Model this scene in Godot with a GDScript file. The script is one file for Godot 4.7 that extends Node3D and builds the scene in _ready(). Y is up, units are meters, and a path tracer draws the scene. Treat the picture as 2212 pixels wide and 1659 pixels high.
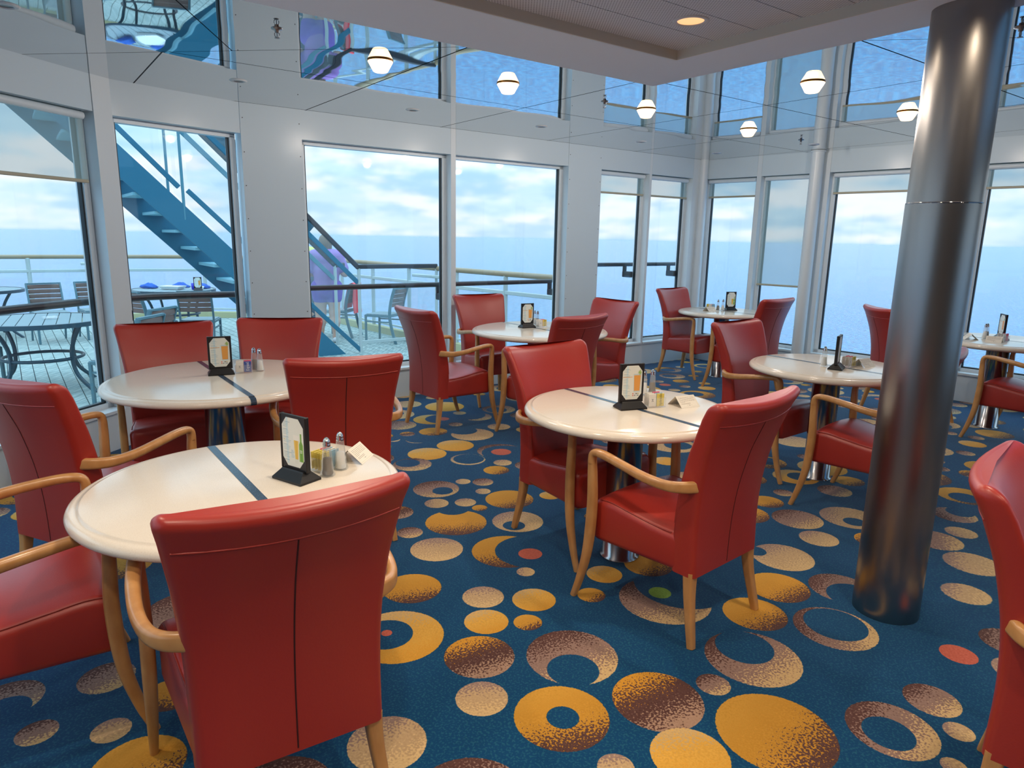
extends Node3D

# ---------------------------------------------------------------- constants measured from the photograph (metres)
const LAMP := 0.55            # energy of a bowl lamp
const DOWN := 1.12            # energy of a downlight
const HC := 2.46            # mirror ceiling
const HS := 2.30            # underside of the dropped bulkhead
const SILL := 0.28
const HEAD := 2.235
const DECK := -0.15
const U1 := Vector2(0.805, -0.593)      # along the left window wall (x, z)
const U2 := Vector2(0.593, 0.805)       # towards the room, square to it
const DR := Vector2(0.679, 0.734)       # along the right window wall, away from the far corner
const KC := Vector2(2.322, -8.773)      # far corner
const L1 := Vector2(-1.73, -5.788)
const L2 := Vector2(-2.11, -5.50)
const L3 := Vector2(-2.675, -4.77)
const L4 := Vector2(-2.715, -4.63)
const L5 := Vector2(-3.02, -3.30)
const L6 := Vector2(-3.06, -3.10)
const L7 := Vector2(-3.25, -1.30)

var M := {}
var used := {}
var rng := RandomNumberGenerator.new()


func _ready() -> void:
	# camera
	var pitch := 0.2110
	var roll := 0.018
	var cam := Camera3D.new()
	cam.name = "camera"
	var up := Vector3(0, cos(pitch), -sin(pitch))
	var rt := Vector3(1, 0, 0)
	cam.transform = Transform3D(Basis(rt * cos(roll) + up * sin(roll), up * cos(roll) - rt * sin(roll), Vector3(0, sin(pitch), cos(pitch))), Vector3(0, 1.49, 0))
	cam.fov = rad_to_deg(2.0 * atan(829.5 / 1475.0))
	cam.near = 0.05
	cam.far = 60000.0
	cam.current = true
	add_child(cam)
	# sky, exposure
	var env := Environment.new()
	env.background_mode = Environment.BG_SKY
	var sky := Sky.new()
	var sm := PanoramaSkyMaterial.new()
	sm.panorama = sky_image()
	sky.sky_material = sm
	env.sky = sky
	env.tonemap_mode = Environment.TONE_MAPPER_LINEAR
	env.tonemap_exposure = 1.0
	env.background_energy_multiplier = 1.3
	env.sdfgi_enabled = true
	env.ssao_enabled = true
	env.ssil_enabled = true
	var we := WorldEnvironment.new()
	we.name = "world"
	we.environment = env
	add_child(we)
	make_materials()
	build_room()
	ceiling_fittings()
	furnish()
	outside()
	person("woman seen from behind in a lilac shirt and purple shorts standing by the stair", Vector3(-2.86, DECK, -10.52), deg_to_rad(190.0), 1.62, 1.22, M.lilac, M.purple, M.hair, true, true)
	person("person in a yellow shirt and dark trousers half hidden behind the stair and pillar", Vector3(-3.48, DECK, -11.42), deg_to_rad(170.0), 1.66, 1.05, M.yellow, M.navy, M.hair_dark, false, false)


# ---------------------------------------------------------------- triangles
class Tri:
	var v := PackedVector3Array()
	var uv := PackedVector2Array()
	var g := PackedInt32Array()
	var start := 0
	var grp := -1
	var xf := Transform3D.IDENTITY
	func tri(a: Vector3, b: Vector3, c: Vector3, ua := Vector2.ZERO, ub := Vector2.ZERO, uc := Vector2.ZERO) -> void:
		v.append(xf * a); v.append(xf * b); v.append(xf * c)
		uv.append(ua); uv.append(ub); uv.append(uc)
		g.append(grp)
	func quad(a: Vector3, b: Vector3, c: Vector3, d: Vector3, ua := Vector2(0, 1), ub := Vector2(1, 1), uc := Vector2(1, 0), ud := Vector2(0, 0)) -> void:
		tri(a, b, c, ua, ub, uc)
		tri(a, c, d, ua, uc, ud)
	func out(a: Vector3, b: Vector3, c: Vector3, centre: Vector3) -> void:
		if (b - a).cross(c - a).dot((a + b + c) / 3.0 - centre) < 0.0:
			tri(a, c, b)
		else:
			tri(a, b, c)
	func begin() -> void:
		start = v.size()
	func close() -> void:      # turn the closed piece begun last so that it faces outwards
		var m := Vector3.ZERO
		for i in range(start, v.size()):
			m += v[i]
		m /= maxf(1.0, v.size() - start)
		var vol := 0.0
		for i in range(start, v.size(), 3):
			vol += (v[i] - m).dot((v[i + 1] - m).cross(v[i + 2] - m))
		if vol < 0.0:
			for i in range(start, v.size(), 3):
				var a := v[i + 1]; v[i + 1] = v[i + 2]; v[i + 2] = a
				var b := uv[i + 1]; uv[i + 1] = uv[i + 2]; uv[i + 2] = b
		start = v.size()
	func rings(rows: Array, caps := true, smooth := 1, closed := true) -> void:
		begin()
		var n: int = rows[0].size()
		var cnt := n if closed else n - 1
		grp = smooth
		for j in rows.size() - 1:
			var r0: PackedVector3Array = rows[j]
			var r1: PackedVector3Array = rows[j + 1]
			for i in cnt:
				var k := (i + 1) % n
				var u0 := float(i) / n
				var u1 := float(i + 1) / n
				var w0 := float(j) / (rows.size() - 1)
				var w1 := float(j + 1) / (rows.size() - 1)
				quad(r0[i], r0[k], r1[k], r1[i], Vector2(u0, w0), Vector2(u1, w0), Vector2(u1, w1), Vector2(u0, w1))
		if caps:
			for e in 2:
				var r: PackedVector3Array = rows[0] if e == 0 else rows[rows.size() - 1]
				var c := Vector3.ZERO
				for p in r:
					c += p
				c /= r.size()
				grp = -1
				for i in n:
					if e == 0:
						tri(c, r[(i + 1) % n], r[i])
					else:
						tri(c, r[i], r[(i + 1) % n])
		close()
		grp = -1
	func lathe(profile: Array, n := 32, at := Vector3.ZERO, caps := true, smooth := 1) -> void:
		var rows := []
		for p: Vector2 in profile:
			var r := PackedVector3Array()
			for i in n:
				var a := TAU * i / n
				r.append(at + Vector3(p.x * cos(a), p.y, p.x * sin(a)))
			rows.append(r)
		rings(rows, caps, smooth)
	func box(c: Vector3, size: Vector3, bevel := 0.0, b := Basis.IDENTITY) -> void:
		var h := size * 0.5
		var e: float = minf(bevel, minf(h.x, minf(h.y, h.z)) * 0.9)
		grp = -1
		var P := func(s: Vector3, ax: int) -> Vector3:
			var q := Vector3(s.x * h.x, s.y * h.y, s.z * h.z)
			for k in 3:
				if k != ax:
					q[k] -= s[k] * e
			return c + b * q
		for ax in 3:
			var o1 := (ax + 1) % 3
			var o2 := (ax + 2) % 3
			for s in [-1.0, 1.0]:
				var pts := []
				for d in [[-1, -1], [1, -1], [1, 1], [-1, 1]]:
					var sg := Vector3.ZERO
					sg[ax] = s; sg[o1] = d[0]; sg[o2] = d[1]
					pts.append(P.call(sg, ax))
				out(pts[0], pts[1], pts[2], c); out(pts[0], pts[2], pts[3], c)
		if e > 0.0:
			for ax in 3:          # edges along ax
				var o1 := (ax + 1) % 3
				var o2 := (ax + 2) % 3
				for d in [[-1, -1], [1, -1], [1, 1], [-1, 1]]:
					var s0 := Vector3.ZERO
					s0[ax] = -1.0; s0[o1] = d[0]; s0[o2] = d[1]
					var s1 := s0
					s1[ax] = 1.0
					var a: Vector3 = P.call(s0, o1)
					var bb: Vector3 = P.call(s1, o1)
					var cc: Vector3 = P.call(s1, o2)
					var dd: Vector3 = P.call(s0, o2)
					out(a, bb, cc, c); out(a, cc, dd, c)
			for sx in [-1, 1]:
				for sy in [-1, 1]:
					for sz in [-1, 1]:
						var s := Vector3(sx, sy, sz)
						out(P.call(s, 0), P.call(s, 1), P.call(s, 2), c)
	func bar(a: Vector3, b: Vector3, w: float, h: float, bevel := 0.0, up := Vector3.UP) -> void:
		var z := (b - a).normalized()
		if absf(z.dot(up)) > 0.98:
			up = Vector3.RIGHT
		var x := up.cross(z).normalized()
		box((a + b) * 0.5, Vector3(w, h, a.distance_to(b)), bevel, Basis(x, z.cross(x), z))
	func rod(a: Vector3, b: Vector3, r: float, n := 12, r2 := -1.0) -> void:
		var z := (b - a).normalized()
		var x := z.cross(Vector3.UP if absf(z.y) < 0.95 else Vector3.RIGHT).normalized()
		var y := z.cross(x)
		var rows := []
		for e in 2:
			var row := PackedVector3Array()
			var rr := r if e == 0 or r2 < 0.0 else r2
			for i in n:
				row.append((a if e == 0 else b) + (x * cos(TAU * i / n) + y * sin(TAU * i / n)) * rr)
			rows.append(row)
		rings(rows)
	func sweep(pts: Array, sizes: Array, side: Vector3, rad := 0.35, seg := 3) -> void:   # rounded rectangles along a path
		var rows := []
		for i in pts.size():
			var t: Vector3 = (pts[mini(i + 1, pts.size() - 1)] - pts[maxi(i - 1, 0)]).normalized()
			var y := t.cross(side).normalized()
			var x := y.cross(t).normalized()
			var s: Vector2 = sizes[i]
			var row := PackedVector3Array()
			var r := minf(s.x, s.y) * rad
			for q in 4:
				var cx: float = (s.x * 0.5 - r) * (1.0 if q == 0 or q == 3 else -1.0)
				var cy: float = (s.y * 0.5 - r) * (1.0 if q < 2 else -1.0)
				for k in seg + 1:
					var a := PI * 0.5 * (q + float(k) / seg)
					row.append(pts[i] + x * (cx + cos(a) * r) + y * (cy + sin(a) * r))
			rows.append(row)
		rings(rows)
	func tube(pts: Array, r: float, n := 8, loop := false) -> void:
		var rows := []
		var m := pts.size()
		for i in m:
			var t: Vector3 = (pts[(i + 1) % m] - pts[(i - 1 + m) % m]).normalized() if loop else (pts[mini(i + 1, m - 1)] - pts[maxi(i - 1, 0)]).normalized()
			var x := t.cross(Vector3.UP if absf(t.y) < 0.9 else Vector3.RIGHT).normalized()
			var y := t.cross(x)
			var row := PackedVector3Array()
			for k in n:
				row.append(pts[i] + (x * cos(TAU * k / n) + y * sin(TAU * k / n)) * r)
			rows.append(row)
		if loop:
			rows.append(rows[0])
		rings(rows, not loop)
	func prism(poly: PackedVector2Array, y0: float, y1: float) -> void:    # plan polygon (x, z)
		begin()
		grp = -1
		var idx := Geometry2D.triangulate_polygon(poly)
		var ccw := not Geometry2D.is_polygon_clockwise(poly)
		for i in range(0, idx.size(), 3):
			var a := poly[idx[i]]; var b := poly[idx[i + 1]]; var c := poly[idx[i + 2]]
			if (b - a).cross(c - a) < 0.0:
				var s := b; b = c; c = s
			# y up: a, b, c counted with x to z turn clockwise seen from above
			tri(Vector3(a.x, y1, a.y), Vector3(c.x, y1, c.y), Vector3(b.x, y1, b.y), a, c, b)
			tri(Vector3(a.x, y0, a.y), Vector3(b.x, y0, b.y), Vector3(c.x, y0, c.y), a, b, c)
		var n := poly.size()
		for i in n:
			var p := poly[i] if ccw else poly[n - 1 - i]
			var q := poly[(i + 1) % n] if ccw else poly[(2 * n - 2 - i) % n]
			quad(Vector3(p.x, y0, p.y), Vector3(p.x, y1, p.y), Vector3(q.x, y1, q.y), Vector3(q.x, y0, q.y))
		close()
	func mesh() -> ArrayMesh:
		var st := SurfaceTool.new()
		st.begin(Mesh.PRIMITIVE_TRIANGLES)
		for t in g.size():
			st.set_smooth_group(g[t])
			var i := t * 3
			for k in [i, i + 2, i + 1]:
				st.set_uv(uv[k])
				st.add_vertex(v[k])
		st.generate_normals()
		st.index()
		return st.commit()


func crom(ctrl: Array, n: int) -> Array:      # points of a curve through the given ones (Vector2 or Vector3)
	var res := []
	for i in ctrl.size() - 1:
		var p0 = ctrl[maxi(i - 1, 0)]
		var p1 = ctrl[i]
		var p2 = ctrl[i + 1]
		var p3 = ctrl[mini(i + 2, ctrl.size() - 1)]
		for k in n:
			var t := float(k) / n
			res.append(p1.cubic_interpolate(p2, p0, p3, t))
	res.append(ctrl[ctrl.size() - 1])
	return res


func lin(xs: Array, ys: Array, x: float) -> float:
	for i in xs.size() - 1:
		if x <= xs[i + 1]:
			var t: float = clampf((x - xs[i]) / (xs[i + 1] - xs[i]), 0.0, 1.0)
			var y0: float = ys[maxi(i - 1, 0)]
			var y3: float = ys[mini(i + 2, ys.size() - 1)]
			return cubic_interpolate(ys[i], ys[i + 1], y0, y3, t)
	return ys[ys.size() - 1]


# ---------------------------------------------------------------- nodes
func numbered(called: String) -> String:
	var n: int = used.get(called, 0)
	used[called] = n + 1
	return called if n == 0 else "%s_%03d" % [called, n]


func put(called: String, mesh: Mesh, m: Material, parent: Node = self, xf := Transform3D.IDENTITY) -> MeshInstance3D:
	var o := MeshInstance3D.new()
	o.mesh = mesh
	o.material_override = m
	o.transform = xf
	o.name = numbered(called) if parent == self else called
	parent.add_child(o, true)
	return o


func obj(called: String, t: Tri, m: Material, parent: Node = self, xf := Transform3D.IDENTITY) -> MeshInstance3D:
	return put(called, t.mesh(), m, parent, xf)


func tag(o: Node, label: String, category: String, group := "") -> Node:
	o.set_meta("label", label)
	o.set_meta("category", category)
	if group:
		o.set_meta("group", group)
	return o


func thing(called: String, label: String, category: String, at := Vector3.ZERO, turn := 0.0, group := "") -> Node3D:
	var o := Node3D.new()
	o.name = numbered(called)
	add_child(o)
	o.position = at
	o.rotation.y = turn
	tag(o, label, category, group)
	return o


func place(proto: Node3D, called: String, label: String, category: String, at: Vector3, turn: float, group := "") -> Node3D:
	var o: Node3D = proto.duplicate()
	o.name = numbered(called)
	add_child(o)
	o.position = at
	o.rotation.y = turn
	tag(o, label, category, group)
	return o


func structure(called: String) -> Node3D:
	var o := Node3D.new()
	o.name = numbered(called)
	add_child(o)
	o.set_meta("kind", "structure")
	return o


func mat(c: Color, rough := 0.6, metal := 0.0, spec := 0.5) -> StandardMaterial3D:
	var m := StandardMaterial3D.new()
	m.albedo_color = c
	m.roughness = rough
	m.metallic = metal
	m.metallic_specular = spec
	return m


func c8(r: int, g: int, b: int) -> Color:
	return Color8(r, g, b)


func noise_image(w: int, h: int, freq: float, s := 1, octaves := 3, type := FastNoiseLite.TYPE_SIMPLEX_SMOOTH) -> Image:
	var n := FastNoiseLite.new()
	n.seed = s
	n.noise_type = type
	n.frequency = freq
	n.fractal_octaves = octaves
	return n.get_seamless_image(w, h)


func normal_tex(im: Image, strength: float) -> ImageTexture:
	var i: Image = im.duplicate()
	i.convert(Image.FORMAT_RGBA8)
	i.bump_map_to_normal_map(strength)
	return ImageTexture.create_from_image(i)


func ramp_tex(im: Image, a: Color, b: Color, lo := 0.0, hi := 1.0) -> ImageTexture:
	var d := im.get_data()
	var w := im.get_width()
	var h := im.get_height()
	var o := PackedByteArray()
	o.resize(w * h * 3)
	for i in w * h:
		var t := clampf((d[i] / 255.0 - lo) / (hi - lo), 0.0, 1.0)
		o[i * 3] = int(255.0 * lerpf(a.r, b.r, t))
		o[i * 3 + 1] = int(255.0 * lerpf(a.g, b.g, t))
		o[i * 3 + 2] = int(255.0 * lerpf(a.b, b.b, t))
	return ImageTexture.create_from_image(Image.create_from_data(w, h, false, Image.FORMAT_RGB8, o))


func tri_map(m: StandardMaterial3D, s: Vector3, world := false) -> StandardMaterial3D:
	m.uv1_triplanar = true
	m.uv1_world_triplanar = world
	m.uv1_scale = s
	return m


func xz(p: Vector2, y := 0.0) -> Vector3:
	return Vector3(p.x, y, p.y)
const DISCS := [      # circles woven into the carpet: x, z, radius, colouring, direction, hole x, z, radius
	[-1.204,-1.811,0.056,1,60], [-1.045,-1.67,0.126,0,45], [-1.614,-1.939,0.103,2,60,-1.585,-1.889,0.072], [-0.417,-2.704,0.126,0,70],
	[-0.42,-2.342,0.176,6,70,-0.462,-2.35,0.099], [-0.356,-1.778,0.118,1,60], [-0.107,-2.641,0.088,1,80], [0.108,-2.626,0.092,6,60], [-0.086,-2.452,0.088,6,60],
	[0.079,-2.451,0.057,0,60], [-0.102,-2.222,0.128,3,60], [0.236,-2.232,0.175,2,60,0.233,-2.15,0.092], [-0.082,-1.99,0.087,1,80],
	[0.176,-1.907,0.16,0,70,0.18,-1.905,0.052], [0.501,-1.996,0.15,3,60], [0.71,-2.084,0.058,2,60], [0.84,-1.857,0.187,0,45], [0.546,-1.749,0.117,6,80],
	[0.319,-1.698,0.054,1,80], [0.9,-2.243,0.177,2,50,0.891,-2.31,0.106], [1.212,-1.877,0.185,2,40,1.193,-1.86,0.076], [1.425,-2.022,0.098,2,60], [1.42,-1.872,0.047,1,40],
	[1.313,-1.726,0.041,1,0], [1.297,-2.451,0.164,2,30,1.311,-2.478,0.119], [1.012,-2.547,0.146,0,60], [1.192,-2.77,0.154,0,60],
	[1.326,-3.067,0.144,1,60,1.216,-3.128,0.051], [1.469,-2.772,0.146,2,40,1.496,-2.701,0.112], [1.683,-2.287,0.063,4,0], [2.003,-2.743,0.096,1,40],
	[2.225,-3.034,0.137,1,30], [2.204,-3.295,0.135,2,30], [2.399,-3.395,0.076,1,0], [2.514,-3.636,0.113,2,0,2.573,-3.678,0.071], [1.587,-3.536,0.143,2,60],
	[1.597,-3.287,0.097,1,60], [1.892,-3.568,0.158,1,30,1.89,-3.511,0.057], [1.321,-3.595,0.132,0,60], [0.663,-2.645,0.224,2,70,0.764,-2.779,0.207],
	[0.655,-2.703,0.048,5,0], [0.435,-2.861,0.081,6,60], [0.355,-2.673,0.06,0,45], [0.654,-2.96,0.131,0,60], [-0.01,-3.078,0.192,0,80,0.103,-3.083,0.172],
	[0.102,-3.053,0.058,4,0], [-0.353,-3.085,0.128,1,80], [-0.286,-3.409,0.163,0,80,-0.32,-3.599,0.093], [0.043,-3.436,0.137,1,45,0.023,-3.38,0.059],
	[-0.512,-3.27,0.066,2,60], [-0.447,-3.896,0.153,2,60,-0.405,-3.867,0.061], [-0.171,-4.03,0.075,2,60], [-0.163,-3.871,0.047,1,0], [-0.419,-3.669,0.071,1,0],
	[-0.256,-3.691,0.066,1,60], [-0.17,-3.612,0.047,0,60], [-0.004,-3.753,0.143,0,60], [-0.295,-4.468,0.143,1,60,-0.29,-4.479,0.105],
	[-0.077,-4.668,0.199,2,60,-0.037,-4.628,0.171], [-0.07,-4.647,0.072,4,0], [-0.588,-4.574,0.136,6,60], [-0.408,-4.782,0.135,6,60],
	[-0.657,-4.341,0.129,2,60,-0.692,-4.367,0.08], [-0.301,-5.077,0.164,1,60,-0.379,-5.176,0.109], [-0.706,-4.904,0.141,2,60,-0.695,-4.928,0.097],
	[-0.611,-5.134,0.122,0,60], [-0.963,-4.985,0.104,0,60], [-0.986,-5.637,0.156,1,60,-1.027,-5.665,0.102], [-0.602,-5.943,0.174,6,60],
	[-0.294,-5.608,0.196,2,60,-0.384,-5.664,0.158], [-0.452,-5.722,0.088,1,0], [-0.944,-6.005,0.125,1,0], [-0.877,-4.893,0.116,1,60,-0.913,-4.939,0.083],
	[-0.93,-4.716,0.066,5,0], [-0.464,-2.359,0.021,4,0], [0.077,-2.87,0.047,1,0], [-0.295,-4.032,0.058,1,0],
]
const WOOL := [
	[[200, 148, 56], [192, 138, 46], [82, 54, 48]],
	[[150, 124, 112], [186, 156, 116], [204, 172, 122]],
	[[88, 58, 52], [142, 114, 102], [198, 166, 116]],
	[[206, 146, 46], [86, 56, 50], [162, 130, 108]],
	[[186, 92, 72], [186, 92, 72], [186, 92, 72]],
	[[122, 160, 62], [122, 160, 62], [122, 160, 62]],
	[[202, 168, 112], [212, 160, 66], [204, 146, 48]],
]


func carpet_discs() -> Array:
	var all := []
	for d in DISCS:
		var e: Array = d.duplicate()
		if e[3] < 4:
			for o in all:
				var gap: float = Vector2(e[0], e[1]).distance_to(Vector2(o[0], o[1]))
				if o[3] < 4 and gap > maxf(e[2], o[2]) * 0.8 and gap < e[2] + o[2] + 0.012:
					var k: float = (gap - 0.012) / (e[2] + o[2])
					e[2] *= k
					o[2] *= k
		all.append(e)
	var r := RandomNumberGenerator.new()
	r.seed = 77
	var holes := [0.0, 0.0, 0.55, 0.62, 0.9, 0.0]
	for k in 5200:
		var rad: float = [0.175, 0.155, 0.14, 0.09, 0.06, 0.095, 0.15][r.randi() % 7] * r.randf_range(0.92, 1.06)
		var p := Vector2(r.randf_range(-3.7, 5.7), r.randf_range(-9.2, 0.1))
		var hole: int = r.randi() % 6
		var pal: int = [0, 1, 2, 3, 6, 1, 2][r.randi() % 7]
		var ang := r.randf_range(30.0, 90.0)
		var ho := r.randf_range(0.0, TAU)
		if p.x > -1.25 and p.x < 1.85 and p.y > -3.5 and p.y < -1.6 and absf(p.x - 0.25) < 0.45 - p.y * 0.40:
			continue
		var free := true
		for e in all:
			var gap: float = rad + e[2] + 0.012
			if absf(p.x - e[0]) < gap and absf(p.y - e[1]) < gap and p.distance_to(Vector2(e[0], e[1])) < gap:
				free = false
				break
		if not free:
			continue
		var row := [p.x, p.y, rad, pal, ang]
		if rad > 0.11 and holes[hole] > 0.0:
			var hr: float = holes[hole] * rad
			var off := (0.22 if hole < 4 else 0.55) * rad
			row.append_array([p.x + cos(ho) * off, p.y + sin(ho) * off, hr])
			if hole == 4 and r.randf() < 0.6:
				all.append([p.x + cos(ho) * off * 1.1, p.y + sin(ho) * off * 1.1, 0.055, 4 if r.randf() < 0.6 else 5, 0.0])
		elif rad < 0.08 and r.randf() < 0.08:
			row[3] = 4 + r.randi() % 2
		all.append(row)
	return all


func weave(w: int, h: int, x0: float, z0: float, ppm: float, discs: Array, nd: PackedByteArray, step: int) -> Image:
	# background: blue pile flecked with paler loops
	var tile := Image.create(256, 256, false, Image.FORMAT_RGB8)
	for y in 256:
		for x in 256:
			var n: float = nd[((y * step) & 511) * 512 + ((x * step) & 511)] / 255.0
			var n2: float = nd[((y * step + 181) & 511) * 512 + ((x * step + 77) & 511)] / 255.0
			var t := smoothstep(0.60, 0.70, n) * 0.52 + 0.10 * (n2 - 0.5)
			tile.set_pixel(x, y, Color(lerpf(0.002, 0.18, t), lerpf(0.245, 0.42, t), lerpf(0.405, 0.48, t)))
	var im := Image.create(w, h, false, Image.FORMAT_RGB8)
	for y in range(0, h, 256):
		for x in range(0, w, 256):
			im.blit_rect(tile, Rect2i(0, 0, 256, 256), Vector2i(x, y))
	var d := im.get_data()
	for e in discs:
		var cx: float = (e[0] - x0) * ppm
		var cy: float = (e[1] - z0) * ppm
		var rr: float = e[2] * ppm
		if cx + rr < 0 or cy + rr < 0 or cx - rr > w or cy - rr > h:
			continue
		var pal: Array = WOOL[e[3]]
		var dx := cos(deg_to_rad(e[4])) / rr
		var dy := sin(deg_to_rad(e[4])) / rr
		var hx := 0.0
		var hy := 0.0
		var hr := -1.0
		if e.size() > 5:
			hx = (e[5] - x0) * ppm; hy = (e[6] - z0) * ppm; hr = e[7] * ppm
		for y in range(maxi(0, int(cy - rr) - 1), mini(h, int(cy + rr) + 2)):
			var ny := ((y * step) & 511) * 512
			for x in range(maxi(0, int(cx - rr) - 1), mini(w, int(cx + rr) + 2)):
				var n: float = nd[ny + ((x * step) & 511)] / 255.0
				var wob := 1.0 + (n - 0.5) * 0.035
				var ex := x - cx
				var ey := y - cy
				if ex * ex + ey * ey > rr * rr * wob:
					continue
				if hr > 0.0 and (x - hx) * (x - hx) + (y - hy) * (y - hy) < hr * hr * wob:
					continue
				var t := (ex * dx + ey * dy) + 1.0 + (n - 0.5) * 1.5
				var c: Array = pal[clampi(int(t + 0.5), 0, 2)]
				var m: int = int(n * 26.0) - 13
				var o := (y * w + x) * 3
				d[o] = clampi(c[0] + m, 0, 255)
				d[o + 1] = clampi(c[1] + m, 0, 255)
				d[o + 2] = clampi(c[2] + m, 0, 255)
	return Image.create_from_data(w, h, false, Image.FORMAT_RGB8, d)


func sky_image() -> ImageTexture:
	var w := 2048
	var h := 1024
	var n := FastNoiseLite.new()
	n.seed = 5
	n.noise_type = FastNoiseLite.TYPE_SIMPLEX_SMOOTH
	n.frequency = 1.0
	n.fractal_octaves = 5
	n.fractal_gain = 0.52
	var d := PackedFloat32Array()
	d.resize(w * h * 3)
	var i := 0
	for y in h:
		var el := (0.5 - (y + 0.5) / h) * PI
		var se := sin(el)
		var ce := cos(el)
		for x in w:
			var r := 0.30; var g := 0.58; var b := 0.85
			if y <= h / 2 + 2:
				var az := (x + 0.5) / w * TAU
				# clouds lie on flat layers: lines of sight near the horizon cross them far away
				var s := 1.0 / (maxf(se, 0.0) + 0.16)
				var p := Vector3(cos(az) * ce * 1.15 * s, sin(az) * ce * 1.15 * s, se * 7.0)
				var c := n.get_noise_3d(p.x, p.y, p.z)
				var c2 := n.get_noise_3d(cos(az) * 7.0, sin(az) * 7.0 + 9.0, se * 34.0)
				var c3 := n.get_noise_3d(cos(az) * 13.0 + 4.0, sin(az) * 13.0, se * 42.0)
				var cl := smoothstep(-0.10, 0.42, c * 0.9 + 0.35 * c2 + 0.30 * c3 + 0.16 * exp(-pow((se - 0.09) / 0.07, 2.0)))
				var sh := smoothstep(0.0, 0.5, -c * 0.6 + c2 * 0.5 - c3 * 0.6 + 0.05)
				var hz := exp(-maxf(se, 0.0) * 5.5)
				r = lerpf(0.32, 0.59, hz); g = lerpf(0.66, 0.75, hz); b = lerpf(0.90, 0.85, hz)
				r = lerpf(r, 0.76, cl); g = lerpf(g, 0.82, cl); b = lerpf(b, 0.86, cl)
				var up := 1.0 + 3.0 * se * se / (maxf(se, 0.0) + 0.25)      # a veiled sky is brighter overhead
				r *= (1.0 - 0.25 * sh) * up; g *= (1.0 - 0.15 * sh) * up; b *= (1.0 - 0.06 * sh) * up
			d[i] = r; d[i + 1] = g; d[i + 2] = b
			i += 3
	return ImageTexture.create_from_image(Image.create_from_data(w, h, false, Image.FORMAT_RGBF, d.to_byte_array()))


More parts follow.
